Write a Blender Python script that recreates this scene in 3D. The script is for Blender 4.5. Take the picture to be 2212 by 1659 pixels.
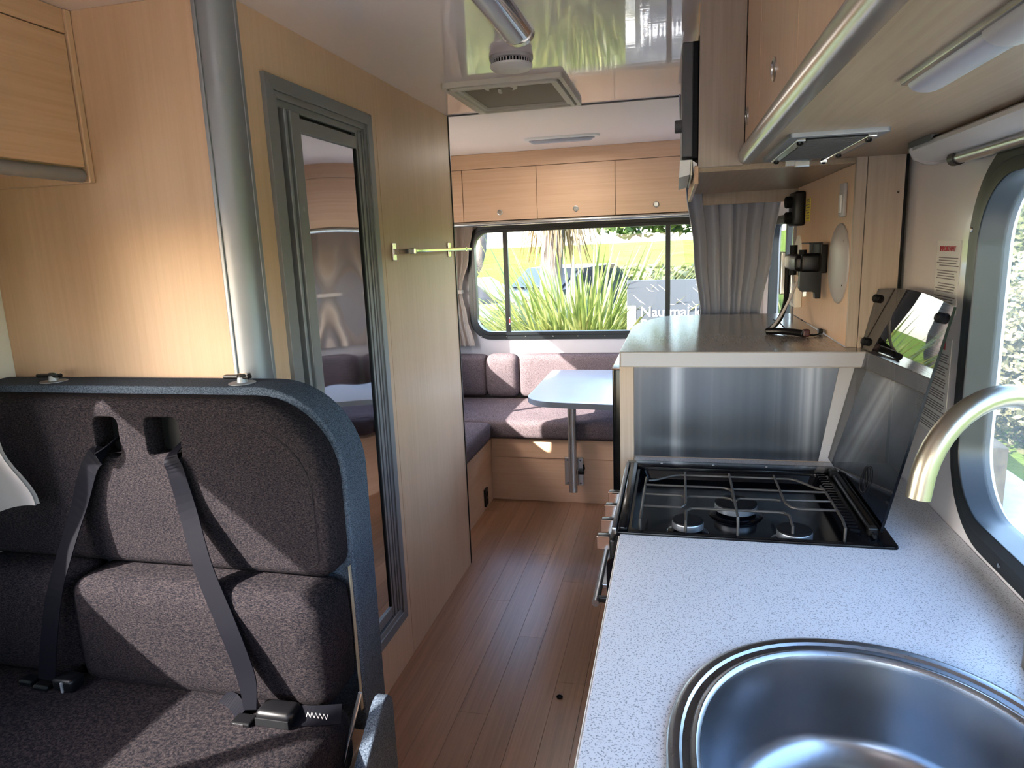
import bpy, bmesh, math, random
from mathutils import Vector, Matrix
from mathutils.geometry import tessellate_polygon
random.seed(7)
PI = math.pi
S = bpy.context.scene
COL = S.collection
for o in list(bpy.data.objects): bpy.data.objects.remove(o)

# ------------------------------------------------------------------ camera, world, sun, exposure
yaw, pitch, roll, FPX = math.radians(-13.59), math.radians(-11.25), math.radians(2.24), 1479.0
f_ = Vector((math.sin(yaw)*math.cos(pitch), math.cos(yaw)*math.cos(pitch), math.sin(pitch)))
r0 = Vector((math.cos(yaw), -math.sin(yaw), 0)); d0 = f_.cross(r0)
r_ = math.cos(roll)*r0 + math.sin(roll)*d0; d_ = -math.sin(roll)*r0 + math.cos(roll)*d0
cd = bpy.data.cameras.new('camera'); cam = bpy.data.objects.new('camera', cd); COL.objects.link(cam)
cd.sensor_width = 36; cd.lens = 36*FPX/2212; cd.clip_start = 0.02; cd.clip_end = 2000
cam.matrix_world = Matrix(((r_.x, -d_.x, -f_.x, 0), (r_.y, -d_.y, -f_.y, 0), (r_.z, -d_.z, -f_.z, 1.5), (0, 0, 0, 1)))
S.camera = cam
S.view_settings.view_transform = 'Standard'; S.view_settings.look = 'None'
S.view_settings.gamma = 1; S.view_settings.use_curve_mapping = False
S.view_settings.exposure = 1.55
SUN_E, SKY_E = 13.5, 1.15
SUNDIR = Vector((1.0, 0.82, -0.82)).normalized()
W = bpy.data.worlds.new('sky'); S.world = W; W.use_nodes = True
wn = W.node_tree.nodes; wl = W.node_tree.links
sky = wn.new('ShaderNodeTexSky'); sky.sky_type = 'NISHITA'; sky.sun_disc = False
sky.sun_elevation = math.asin(-SUNDIR.z); sky.sun_rotation = math.atan2(-SUNDIR.x, -SUNDIR.y)
sky.air_density = 1.0; sky.dust_density = 1.5; sky.ozone_density = 1.0
wl.new(sky.outputs[0], wn['Background'].inputs[0]); wn['Background'].inputs[1].default_value = SKY_E
sl = bpy.data.lights.new('sun', 'SUN'); sl.energy = SUN_E; sl.angle = math.radians(0.6); sl.color = (1, .95, .87)
sun = bpy.data.objects.new('sun', sl); COL.objects.link(sun)
sun.rotation_euler = SUNDIR.to_track_quat('-Z', 'Y').to_euler(); sun.location = (-6, -5, 7)
S.cycles.use_denoising = True
S.cycles.max_bounces = 10; S.cycles.diffuse_bounces = 6; S.cycles.glossy_bounces = 5
S.cycles.transparent_max_bounces = 12; S.cycles.caustics_reflective = False; S.cycles.caustics_refractive = False
S.cycles.sample_clamp_indirect = 6

def portal(name, loc, normal, sx, sy):          # sampling guide for the daylight coming in at a window
    l = bpy.data.lights.new(name, 'AREA'); l.shape = 'RECTANGLE'; l.size = sx; l.size_y = sy
    l.cycles.is_portal = True
    o = bpy.data.objects.new(name, l); COL.objects.link(o); o.location = loc
    o.rotation_euler = Vector(normal).to_track_quat('-Z', 'Y' if abs(normal[2]) < .5 else 'X').to_euler()
    return o
portal('window_portal', (-.58, 4.62, 1.27), (0, -1, 0), 1.5, .66)
portal('window_portal', (.60, .70, 1.29), (-1, 0, 0), 1.4, .62)
portal('window_portal', (-1.74, .30, 1.33), (1, 0, 0), 1.2, .54)
portal('window_portal', (-1.74, 3.52, 1.33), (1, 0, 0), 1.1, .54)
portal('window_portal', (.60, 3.7, 1.27), (-1, 0, 0), 1.0, .62)
portal('window_portal', (-.35, -1.68, 1.35), (0, 1, 0), 1.35, .65)

# ------------------------------------------------------------------ materials
def srgb(h):
    h = h.lstrip('#'); c = [int(h[i:i+2], 16)/255 for i in (0, 2, 4)]
    return tuple(x/12.92 if x <= .04045 else ((x+.055)/1.055)**2.4 for x in c) + (1,)
class NT:
    def __init__(s, name):
        s.m = bpy.data.materials.new(name); s.m.use_nodes = True
        s.n = s.m.node_tree.nodes; s.l = s.m.node_tree.links; s.b = s.n['Principled BSDF']
    def add(s, t, **k):
        x = s.n.new('ShaderNode'+t)
        for a, v in k.items():
            if a in x.inputs: x.inputs[a].default_value = v
            else: setattr(x, a, v)
        return x
    def link(s, a, b): s.l.new(a, b)
    def coords(s, scale=(1, 1, 1), kind='Object'):
        tc = s.add('TexCoord'); mp = s.add('Mapping'); mp.inputs['Scale'].default_value = scale
        s.link(tc.outputs[kind], mp.inputs[0]); return mp.outputs[0]
    def noise(s, scale, sc=1.0, detail=4, rough=.6, kind='Object'):
        n = s.add('TexNoise'); n.inputs['Scale'].default_value = sc; n.inputs['Detail'].default_value = detail
        n.inputs['Roughness'].default_value = rough; s.link(s.coords(scale, kind), n.inputs['Vector']); return n.outputs['Fac']
    def ramp(s, fac, stops):
        r = s.add('ValToRGB'); e = r.color_ramp.elements
        e[0].position, e[0].color = stops[0]; e[1].position, e[1].color = stops[-1]
        for p, c in stops[1:-1]:
            x = e.new(p); x.color = c
        s.link(fac, r.inputs[0]); return r.outputs[0]
    def mix(s, a, b, fac, mode='MIX'):
        x = s.add('MixRGB', blend_type=mode)
        for i, v in ((0, fac), (1, a), (2, b)):
            if hasattr(v, 'is_linked') or hasattr(v, 'links'): s.link(v, x.inputs[i])
            else: x.inputs[i].default_value = v
        return x.outputs[0]
    def bump(s, fac, strength=.2, dist=.001, to=('Normal',)):
        b = s.add('Bump'); b.inputs['Strength'].default_value = strength; b.inputs['Distance'].default_value = dist
        s.link(fac, b.inputs['Height'])
        for t in to: s.link(b.outputs[0], s.b.inputs[t])
def base(name, col, rough=.5, metal=0, **k):
    t = NT(name); t.b.inputs['Base Color'].default_value = srgb(col) if isinstance(col, str) else (*col, 1)
    t.b.inputs['Roughness'].default_value = rough; t.b.inputs['Metallic'].default_value = metal
    for a, v in k.items(): t.b.inputs[a.replace('_', ' ')].default_value = v
    # faint wear so no surface is perfectly even
    n = t.noise((9, 9, 9), 1, 3); r = t.add('MapRange'); r.inputs[3].default_value = max(0, rough-.04); r.inputs[4].default_value = min(1, rough+.05)
    t.link(n, r.inputs[0]); t.link(r.outputs[0], t.b.inputs['Roughness'])
    return t
M = {}
def mk(name, *a, **k): M[name] = base(name, *a, **k).m
def wood(name, light, dark, axis, rough=.36, blotch=.5, per_obj=.0, spec=.22):
    t = NT(name)
    st = [95, 95, 95]; st[axis] = 2.2
    big = [3.5, 3.5, 3.5]; big[axis] = .9
    g = t.noise(tuple(st), 1, 6, .65); b = t.noise(tuple(big), 1, 3, .5)
    c = t.ramp(g, [(.25, srgb(dark)), (.70, srgb(light))])
    bl = t.ramp(b, [(.32, (.80, .76, .72, 1)), (.6, (1, 1, 1, 1))])
    c = t.mix(c, bl, blotch, 'MULTIPLY')
    if per_obj:
        oi = t.add('ObjectInfo'); rr = t.ramp(oi.outputs['Random'], [(0, (1-per_obj,)*3+(1,)), (1, (1+per_obj*.4,)*3+(1,))])
        c = t.mix(c, rr, 1.0, 'MULTIPLY')
    t.link(c, t.b.inputs['Base Color']); t.b.inputs['Roughness'].default_value = rough
    t.bump(g, .08, .0006); t.b.inputs['Specular IOR Level'].default_value = spec; M[name] = t.m; return t
wood('maple_upright', '#d5b598', '#caaa8b', 2, .42)
wood('maple_level', '#dab799', '#cca687', 0)
wood('maple_long', '#d3b193', '#c3a081', 1)
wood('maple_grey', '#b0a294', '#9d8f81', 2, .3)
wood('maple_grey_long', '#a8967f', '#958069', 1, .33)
wt = wood('plank_vinyl', '#a87c5c', '#866044', 1, .30, .6, .16, .5)
def fabric(name, dark, light, thr=(.45, .72), sx=170, sz=620):
    t = NT(name)
    a = t.noise((sx, sx, sz), 1, 3, .7); b = t.noise((sz*1.1, sz*1.1, sx*1.4), 1, 2, .6)
    c1 = t.ramp(a, [(thr[0], srgb(dark)), (thr[1], srgb(light))])
    c2 = t.ramp(b, [(thr[0]+.04, srgb(dark)), (thr[1]+.05, srgb(light))])
    c = t.mix(c1, c2, .4); big = t.ramp(t.noise((5, 5, 9), 1, 2), [(.3, (.86, .86, .88, 1)), (.7, (1.1, 1.08, 1.07, 1))])
    c = t.mix(c, big, .8, 'MULTIPLY'); t.link(c, t.b.inputs['Base Color'])
    t.b.inputs['Roughness'].default_value = .95; t.b.inputs['Specular IOR Level'].default_value = .05
    t.bump(a, .5, .0015); M[name] = t.m
fabric('charcoal_fabric', '#0a0b11', '#443c3b', (.42, .76))
fabric('charcoal_blue_fabric', '#222a34', '#6a7684', (.38, .72), 300, 500)
fabric('mauve_fabric', '#372f33', '#8f8283', (.38, .72))
def countertop(name, col, dots, scale, amt):
    t = NT(name); n = t.noise((scale,)*3, 1, 2, .5); n2 = t.noise((scale*.35,)*3, 1, 2, .5)
    c = t.ramp(n, [(amt, srgb(dots)), (amt+.07, srgb(col))]); c2 = t.ramp(n2, [(.28, (.6, .62, .66, 1)), (.36, (1, 1, 1, 1))])
    c = t.mix(c, c2, .5, 'MULTIPLY'); t.link(c, t.b.inputs['Base Color']); t.b.inputs['Roughness'].default_value = .3
    t.bump(n, .05, .0003); M[name] = t.m
countertop('speckled_laminate', '#bfc1c6', '#7d8188', 400, .37)
countertop('edge_laminate', '#c4bfb8', '#aaa59c', 500, .3)
t = NT('grey_laminate'); n = t.noise((400, 30, 30), 1, 3); t.link(t.ramp(n, [(.3, srgb('#8b847d')), (.7, srgb('#99928a'))]), t.b.inputs['Base Color'])
t.b.inputs['Roughness'].default_value = .16; t.bump(n, .03, .0002); M['grey_laminate'] = t.m
mk('table_laminate', '#8f949b', .2); mk('laminate_edge', '#a0a1a6', .45)
t = base('ceiling_gloss', '#e9dede', .4); t.b.inputs['Coat Weight'].default_value = 1; t.b.inputs['Coat Roughness'].default_value = .035
t.b.inputs['Coat IOR'].default_value = 1.9
t.bump(t.noise((2.5, 26, 20), 1, 4, .6), .10, .0022, ('Coat Normal',)); M['ceiling_gloss'] = t.m
t = base('ceiling_satin', '#e8ded8', .42); t.bump(t.noise((30, 6, 30), 1, 3), .04, .001); M['ceiling_satin'] = t.m
t = base('wall_white', '#dad6d6', .3); t.b.inputs['Coat Weight'].default_value = .8; t.b.inputs['Coat Roughness'].default_value = .06
t.bump(t.noise((14, 14, 3), 1, 3), .08, .002, ('Coat Normal',)); M['wall_white'] = t.m
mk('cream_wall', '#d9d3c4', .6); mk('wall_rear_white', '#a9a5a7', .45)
mk('aluminium', '#8f9296', .48, .6); mk('aluminium_bright', '#c4c4c0', .25, .9); mk('aluminium_door', '#7f8082', .5, .4)
t = base('steel_brushed', '#8b8f96', .25, 1); t.b.inputs['Anisotropic'].default_value = .6
s1 = t.noise((260, 260, 3), 1, 4); t.bump(s1, .12, .0005)
rr = t.add('MapRange'); rr.inputs[3].default_value = .2; rr.inputs[4].default_value = .42; t.link(s1, rr.inputs[0]); t.link(rr.outputs[0], t.b.inputs['Roughness'])
M['steel_brushed'] = t.m
t = base('steel_splash', '#6f747c', .3, 1); s1 = t.noise((220, 220, 1.2), 1, 4); t.bump(s1, .2, .0006)
sc = t.noise((16, 16, .25), 1, 3, .5); t.link(t.ramp(sc, [(.30, srgb('#4f545c')), (.55, srgb('#5b6068')), (.64, srgb('#6f747c')), (.72, srgb('#989ca3'))]), t.b.inputs['Base Color']); M['steel_splash'] = t.m
t = base('steel_sink', '#9aa0a8', .25, 1); s1 = t.noise((30, 30, 240), 1, 4); t.bump(s1, .05, .0004); M['steel_sink'] = t.m
mk('chrome', '#d8d8d8', .07, 1); mk('champagne_metal', '#a8a294', .32, 1); mk('mirror', '#e2e4e6', .015, 1)
t = NT('warped_mirror'); t.b.inputs['Base Color'].default_value = (.82, .84, .86, 1); t.b.inputs['Metallic'].default_value = 1; t.b.inputs['Roughness'].default_value = .03
t.bump(t.noise((1, 1.6, 1.0), 1, 1, .3), .15, .010); M['warped_mirror'] = t.m
mk('black_enamel', '#05060a', .15, Specular_IOR_Level=.18); mk('black_plastic', '#0b0b0d', .35, Specular_IOR_Level=.3); mk('black_rubber', '#0e0f11', .6, Specular_IOR_Level=.2); mk('dark_grey_plastic', '#4a4a4b', .5)
mk('wire_grey', '#3a3735', .45, .3); mk('frame_black', '#14181a', .35); mk('white_plastic', '#dcdbd6', .4); mk('cream_plastic', '#cfcabb', .45)
mk('grey_plastic', '#a9a6a5', .4); mk('belt_web', '#0c0c11', .6, Specular_IOR_Level=.03); mk('curtain_grey', '#c6cad6', .9); mk('curtain_beige', '#b4a79c', .9)
mk('curtain_dark', '#8a8583', .9); mk('blind_fabric', '#d9d6d2', .6); mk('mesh_brown', '#8f8571', .8); mk('yellow_label', '#d9c840', .5); mk('red_print', '#b0323a', .5); mk('ink', '#7a7476', .6)
mk('slot_olive', '#2e2d22', .7); mk('lamp_diffuser', '#a9aab2', .25); mk('burner_cap', '#0c0d10', .6, Specular_IOR_Level=.15); mk('burner_ring', '#8d939b', .35, .8)
for nm in ('curtain_grey', 'curtain_beige'):
    nt = M[nm].node_tree; b = nt.nodes['Principled BSDF']; tr = nt.nodes.new('ShaderNodeBsdfTranslucent'); tr.inputs[0].default_value = b.inputs[0].default_value
    mx = nt.nodes.new('ShaderNodeMixShader'); mx.inputs[0].default_value = .10
    nt.links.new(b.outputs[0], mx.inputs[1]); nt.links.new(tr.outputs[0], mx.inputs[2]); nt.links.new(mx.outputs[0], nt.nodes['Material Output'].inputs[0])
def glass(name, tint, ior=1.5, rough=0, extra=0):
    t = NT(name); t.n.remove(t.b); tr = t.add('BsdfTransparent'); tr.inputs[0].default_value = tint
    gl = t.add('BsdfGlossy'); gl.inputs['Roughness'].default_value = rough; fr = t.add('Fresnel'); ge = t.add('NewGeometry'); mr = t.add('MapRange'); mr.inputs[3].default_value = ior; mr.inputs[4].default_value = 1/ior; t.link(ge.outputs['Backfacing'], mr.inputs[0]); t.link(mr.outputs[0], fr.inputs[0])
    mx = t.add('MixShader'); out = t.n['Material Output']; fac = fr.outputs[0]
    if extra:
        ad = t.add('Math', operation='ADD'); ad.inputs[1].default_value = extra; ad.use_clamp = True; t.link(fac, ad.inputs[0]); fac = ad.outputs[0]
    t.link(fac, mx.inputs[0]); t.link(tr.outputs[0], mx.inputs[1]); t.link(gl.outputs[0], mx.inputs[2]); t.link(mx.outputs[0], out.inputs[0]); M[name] = t.m
glass('window_glass', (.95, .945, .955, 1), 1.3)
glass('dusty_glass', (.86, .88, .88, 1), 1.3)
nt = M['dusty_glass'].node_tree; out = nt.nodes['Material Output']; src = out.inputs[0].links[0].from_socket; df = nt.nodes.new('ShaderNodeBsdfTranslucent'); df.inputs[0].default_value = (.8, .82, .85, 1)
mx = nt.nodes.new('ShaderNodeMixShader'); mx.inputs[0].default_value = .03; nt.links.new(src, mx.inputs[1]); nt.links.new(df.outputs[0], mx.inputs[2]); nt.links.new(mx.outputs[0], out.inputs[0])
glass('lid_glass', (.33, .35, .39, 1), 1.6, .01, .0)
def leafmat(name, a, b, c, scale=2.0):
    t = NT(name); oi = t.add('ObjectInfo'); n = t.noise((scale,)*3, 1, 3)
    col = t.ramp(n, [(.3, srgb(a)), (.5, srgb(b)), (.7, srgb(c))]); r2 = t.ramp(oi.outputs['Random'], [(0, (.75, .8, .6, 1)), (1, (1.2, 1.15, 1, 1))])
    col = t.mix(col, r2, 1, 'MULTIPLY'); t.link(col, t.b.inputs['Base Color']); t.b.inputs['Roughness'].default_value = .45
    tr = t.add('BsdfTranslucent'); t.link(col, tr.inputs[0]); mx = t.add('MixShader'); mx.inputs[0].default_value = .35
    t.link(t.b.outputs[0], mx.inputs[1]); t.link(tr.outputs[0], mx.inputs[2]); t.link(mx.outputs[0], t.n['Material Output'].inputs[0]); M[name] = t.m
leafmat('flax_leaf', '#3c4f22', '#65703a', '#918e5c', 3.5); leafmat('dry_leaf', '#5a4a30', '#80694a', '#a08c68', 3)
leafmat('bush_leaf', '#3c4428', '#5e633e', '#85825e', 1.2); leafmat('tree_leaf', '#24381a', '#3c5426', '#5d6c3a', .8); leafmat('pale_leaf', '#45432f', '#68644a', '#8f886a', 1.5)
leafmat('orange_leaf', '#5a4526', '#7c5e34', '#746f3c', 1.5)
t = NT('grass_ground'); n = t.noise((.5, .5, .5), 1, 6, .7); t.link(t.ramp(n, [(.3, srgb('#3d5422')), (.55, srgb('#54662e')), (.75, srgb('#666b3c'))]), t.b.inputs['Base Color'])
t.b.inputs['Specular IOR Level'].default_value = 0
t.b.inputs['Roughness'].default_value = .9; t.bump(t.noise((12, 12, 12), 1, 4), .6, .05); M['grass_ground'] = t.m
t = NT('gravel'); n = t.noise((6, 6, 6), 1, 6, .8); t.link(t.ramp(n, [(.3, srgb('#a39c90')), (.7, srgb('#bdb6aa'))]), t.b.inputs['Base Color']); t.b.inputs['Roughness'].default_value = .95; M['gravel'] = t.m
t = NT('soil'); n = t.noise((9, 9, 9), 1, 6, .8); t.link(t.ramp(n, [(.3, srgb('#3a2e20')), (.7, srgb('#6b5c44'))]), t.b.inputs['Base Color']); t.b.inputs['Roughness'].default_value = .95; M['soil'] = t.m
t = NT('bark'); n = t.noise((12, 12, 2), 1, 5, .7); t.link(t.ramp(n, [(.3, srgb('#3a332e')), (.7, srgb('#6e655c'))]), t.b.inputs['Base Color']); t.b.inputs['Roughness'].default_value = .95; t.bump(n, .6, .03); M['bark'] = t.m
mk('dark_steel', '#3c3e42', .3, .9); mk('dark_red', '#3a1418', .5); mk('sign_grey', '#33383c', .4); mk('sign_white', '#b8b8b4', .5); mk('car_silver', '#7c8085', .3, .5); mk('car_dark', '#2c3036', .2); mk('car_window', '#20262c', .08)
mk('van_skin', '#e4e4e2', .4); mk('sign_text', '#ffffff', .5)

# ------------------------------------------------------------------ building helpers
BASE = {}
WN = {'upper_back_cushion', 'back_shell', 'flange', 'pan', 'table_top', 'raised_shelf', 'window_frame', 'frame_step', 'hood_frame'}
def link(name, me, mat, parent=None, base=None, smooth=False):
    o = bpy.data.objects.new(name, me); COL.objects.link(o)
    if mat: me.materials.append(M[mat])
    if parent is not None:
        b = BASE[parent.name]; o.parent = parent; BASE[o.name] = b
        me.transform(Matrix.Translation(-b))
    else:
        if base is None:
            vs = [v.co for v in me.vertices]
            base = Vector(((min(v.x for v in vs)+max(v.x for v in vs))/2, (min(v.y for v in vs)+max(v.y for v in vs))/2, min(v.z for v in vs)))
        b = Vector(base); BASE[o.name] = b; me.transform(Matrix.Translation(-b)); o.location = b
    if smooth:
        for p in me.polygons: p.use_smooth = True
        try: me.set_sharp_from_angle(angle=math.radians(40))
        except Exception: pass
        if any(len(p.vertices) > 4 for p in me.polygons) or name in WN: o.modifiers.new('wn', 'WEIGHTED_NORMAL').keep_sharp = True
    return o
def empty(name, loc):
    o = bpy.data.objects.new(name, None); COL.objects.link(o); o.location = loc; o.empty_display_size = .05
    BASE[o.name] = Vector(loc); return o
def tag(o, label=None, cat=None, group=None, kind=None):
    if label: o['label'] = label
    if cat: o['category'] = cat
    if group: o['group'] = group
    if kind: o['kind'] = kind
    return o
def struct(o, label=None): return tag(o, label, kind='structure')
class B:
    """collects world-space geometry for one mesh"""
    def __init__(s): s.v = []; s.f = []
    def raw(s, vs, fs):
        k = len(s.v); s.v += [tuple(v) for v in vs]; s.f += [tuple(i+k for i in f) for f in fs]; return s
    def box(s, x0, x1, y0, y1, z0, z1, bev=0, seg=2):
        bm = bmesh.new(); bmesh.ops.create_cube(bm, size=1)
        for v in bm.verts: v.co = Vector(((x0+x1)/2+v.co.x*(x1-x0), (y0+y1)/2+v.co.y*(y1-y0), (z0+z1)/2+v.co.z*(z1-z0)))
        if bev: bmesh.ops.bevel(bm, geom=bm.edges[:]+bm.verts[:], offset=min(bev, abs(x1-x0)*.49, abs(y1-y0)*.49, abs(z1-z0)*.49), segments=seg, affect='EDGES', profile=.5)
        bm.verts.index_update(); r = s.raw([v.co for v in bm.verts], [[v.index for v in f.verts] for f in bm.faces]); bm.free(); return r
    def tube(s, pts, r, n=12, caps=True):
        pts = [Vector(p) for p in pts]; rs = r if isinstance(r, (list, tuple)) else [r]*len(pts); rings = []; up = None
        for i, p in enumerate(pts):
            t = (pts[min(i+1, len(pts)-1)]-pts[max(i-1, 0)]).normalized()
            if up is None: up = t.orthogonal().normalized()
            up = (up-t*up.dot(t)).normalized(); w = t.cross(up)
            rings.append([p+rs[i]*(math.cos(2*PI*k/n)*up+math.sin(2*PI*k/n)*w) for k in range(n)])
        vs = [v for q in rings for v in q]; fs = []
        for i in range(len(pts)-1):
            for k in range(n): fs.append((i*n+k, i*n+(k+1) % n, (i+1)*n+(k+1) % n, (i+1)*n+k))
        if caps: fs += [tuple(range(n-1, -1, -1)), tuple((len(pts)-1)*n+k for k in range(n))]
        return s.raw(vs, fs)
    def lathe(s, c, prof, n=32, axis=(0, 0, 1), sx=1, sy=1):
        """prof: list of (radius, height); open ends closed"""
        a = Vector(axis).normalized(); u = a.orthogonal().normalized() if abs(a.z) < .9 else Vector((1, 0, 0)); w = a.cross(u); c = Vector(c); vs = []; fs = []
        for (r, h) in prof:
            for k in range(n): vs.append(c+a*h+u*(r*sx*math.cos(2*PI*k/n))+w*(r*sy*math.sin(2*PI*k/n)))
        for i in range(len(prof)-1):
            for k in range(n): fs.append((i*n+k, i*n+(k+1) % n, (i+1)*n+(k+1) % n, (i+1)*n+k))
        fs += [tuple(range(n-1, -1, -1)), tuple((len(prof)-1)*n+k for k in range(n))]
        return s.raw(vs, fs)
    def prism(s, poly, a0, a1, axis):
        """poly of (u,v) extruded along axis: 0 -> (y,z), 1 -> (x,z), 2 -> (x,y)"""
        def P(u, v, a): return ((a, u, v), (u, a, v), (u, v, a))[axis]
        n = len(poly); vs = [P(u, v, a0) for u, v in poly]+[P(u, v, a1) for u, v in poly]
        return s.raw(vs, [tuple(range(n)), tuple(range(2*n-1, n-1, -1))]+[(i, (i+1) % n, n+(i+1) % n, n+i) for i in range(n)])
    def plate(s, outer, holes, a0, a1, axis, r=0, seg=3):
        """plate with holes between depths a0 (back) and a1 (front); the front edges are rolled over with radius r"""
        def P(u, v, a): return ((a, u, v), (u, a, v), (u, v, a))[axis]
        loops = [list(outer)]+[list(h) for h in holes]
        def area(l): return sum(l[i][0]*l[(i+1) % len(l)][1]-l[(i+1) % len(l)][0]*l[i][1] for i in range(len(l)))
        if area(loops[0]) < 0: loops[0].reverse()
        for i in range(1, len(loops)):
            if area(loops[i]) > 0: loops[i].reverse()
        def off(l, d):
            out = []; n = len(l)
            for i in range(n):
                p, q, t = Vector(l[i-1]), Vector(l[i]), Vector(l[(i+1) % n])
                e1 = (q-p).normalized(); e2 = (t-q).normalized(); n1 = Vector((-e1.y, e1.x)); n2 = Vector((-e2.y, e2.x)); m = (n1+n2)
                m = m/max(.3, m.dot(n1)) if m.length > 1e-6 else n1
                out.append((q+m*d).to_tuple())
            return out
        sg = 1 if a1 > a0 else -1
        levels = [(0, a0), (0, a1-sg*r)]+([(r*(1-math.cos(k/seg*PI/2)), a1-sg*r*(1-math.sin(k/seg*PI/2))) for k in range(1, seg+1)] if r else [])
        if not r: levels = [(0, a0), (0, a1)]
        last = None; first = None; idx = []
        for li, l in enumerate(loops):
            n = len(l); prev = None
            for d, a in levels:
                ll = off(l, d*(1 if li == 0 else .3)) if d else l; k = len(s.v); s.v += [P(u, v, a) for u, v in ll]; cur = list(range(k, k+n))
                if prev:
                    for i in range(n): s.f.append((prev[i], prev[(i+1) % n], cur[(i+1) % n], cur[i]))
                else: bk = cur
                prev = cur
            idx.append((bk, prev))
        for w in (0, 1):
            flat = [i for t in idx for i in t[w]]
            if len(idx) > 1:
                bm = bmesh.new(); bv = [bm.verts.new((s.v[i][(axis+1) % 3], s.v[i][(axis+2) % 3], 0)) for i in flat]; es = []; o_ = 0
                for t in idx:
                    m_ = len(t[w]); es += [bm.edges.new((bv[o_+q], bv[o_+(q+1) % m_])) for q in range(m_)]; o_ += m_
                bm.verts.index_update(); bmesh.ops.triangle_fill(bm, use_beauty=True, use_dissolve=False, edges=es, normal=(0, 0, 1))
                for f in bm.faces: s.f.append(tuple(flat[v.index] for v in f.verts))
                bm.free(); continue
            tri = tessellate_polygon([[Vector((s.v[i][(axis+1) % 3], s.v[i][(axis+2) % 3], 0)) for i in t[w]] for t in idx])
            for a in tri: s.f.append(tuple(flat[i] for i in a))
        return s
    def cushion(s, x0, x1, y0, y1, z0, z1, r=.03, puff=.008, n=14):
        """soft box: rounded edges and slightly domed faces"""
        h = Vector(((x1-x0)/2, (y1-y0)/2, (z1-z0)/2)); c = Vector(((x0+x1)/2, (y0+y1)/2, (z0+z1)/2)); bm = bmesh.new(); bmesh.ops.create_cube(bm, size=2)
        bmesh.ops.subdivide_edges(bm, edges=bm.edges[:], cuts=n, use_grid_fill=True)
        for v in bm.verts:
            q = Vector([math.copysign(1-(1-abs(t))**1.5 if False else math.sin(t*PI/2)*1.0 if t >= 0 else -math.sin(-t*PI/2), t) for t in v.co])
            q = Vector([math.copysign(abs(math.sin(t*PI/2)), t) for t in v.co])
            p = Vector((q.x*h.x, q.y*h.y, q.z*h.z)); inner = Vector([max(-h[i]+r, min(h[i]-r, p[i])) for i in range(3)])
            dd = p-inner
            if dd.length > 1e-6: p = inner+dd.normalized()*min(r, dd.length if sum(abs(t) > 1e-6 for t in dd) == 1 else r)
            for i in range(3):
                o = [(1-(p[j]/h[j])**2) for j in range(3) if j != i]
                if abs(p[i]) > h[i]-r: p[i] += math.copysign(puff*max(0, o[0])**.6*max(0, o[1])**.6, p[i])
            v.co = p+c
        bmesh.ops.recalc_face_normals(bm, faces=bm.faces[:]); bm.verts.index_update()
        s.raw([v.co for v in bm.verts], [[v.index for v in f.verts] for f in bm.faces]); bm.free(); return s
    def ribbon(s, pts, widths, wdir, th=.0015):
        """flat strap along pts; wdir = list of (or one) width directions"""
        vs = []; n = len(pts); wd = wdir if isinstance(wdir, list) else [wdir]*n; ww = widths if isinstance(widths, list) else [widths]*n
        P = [Vector(p) for p in pts]
        for i in range(n):
            t = (P[min(i+1, n-1)]-P[max(i-1, 0)]).normalized(); w = Vector(wd[i]).normalized(); w = (w-t*w.dot(t)).normalized(); nn = t.cross(w)*th; h = w*ww[i]/2
            vs += [P[i]-h+nn, P[i]+h+nn, P[i]+h-nn, P[i]-h-nn]
        fs = [(0, 1, 2, 3), (4*n-1, 4*n-2, 4*n-3, 4*n-4)]
        for i in range(n-1):
            for k in range(4): fs.append((4*i+k, 4*(i+1)+k, 4*(i+1)+(k+1) % 4, 4*i+(k+1) % 4))
        return s.raw(vs, fs)
    def rot(s, pivot, axis, deg):
        R = Matrix.Rotation(math.radians(deg), 4, axis); p = Vector(pivot); s.v = [tuple(R @ (Vector(v)-p)+p) for v in s.v]; return s
    def build(s, name, mat, parent=None, base=None, smooth=False):
        me = bpy.data.meshes.new(name); me.from_pydata(s.v, [], s.f); me.validate()
        bm = bmesh.new(); bm.from_mesh(me); bmesh.ops.recalc_face_normals(bm, faces=bm.faces[:]); bm.to_mesh(me); bm.free(); me.update()
        return link(name, me, mat, parent, base, smooth)
def rect(u0, u1, v0, v1): return [(u0, v0), (u1, v0), (u1, v1), (u0, v1)]
def rrect(u0, u1, v0, v1, r, n=6):
    """rounded rectangle; r one radius or four (from lower-left, counter-clockwise)"""
    rs = r if isinstance(r, (list, tuple)) else [r]*4; out = []
    for (cx, cy, sx, sy, a0, q) in ((u0, v0, 1, 1, PI, rs[0]), (u1, v0, -1, 1, 1.5*PI, rs[1]), (u1, v1, -1, -1, 0, rs[2]), (u0, v1, 1, -1, .5*PI, rs[3])):
        if q <= 0: out.append((cx, cy)); continue
        for k in range(n+1):
            a = a0+k/n*PI/2; out.append((cx+sx*q+q*math.cos(a), cy+sy*q+q*math.sin(a)))
    return out
def smooth_pts(ctrl, n=8):
    """Catmull-Rom through control points"""
    c = [Vector(p) for p in ctrl]; c = [c[0]*2-c[1]]+c+[c[-1]*2-c[-2]]; out = []
    for i in range(1, len(c)-2):
        for k in range(n):
            t = k/n; out.append(.5*((2*c[i])+(-c[i-1]+c[i+1])*t+(2*c[i-1]-5*c[i]+4*c[i+1]-c[i+2])*t*t+(-c[i-1]+3*c[i]-3*c[i+1]+c[i+2])*t**3))
    return out+[c[-2]]
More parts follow.
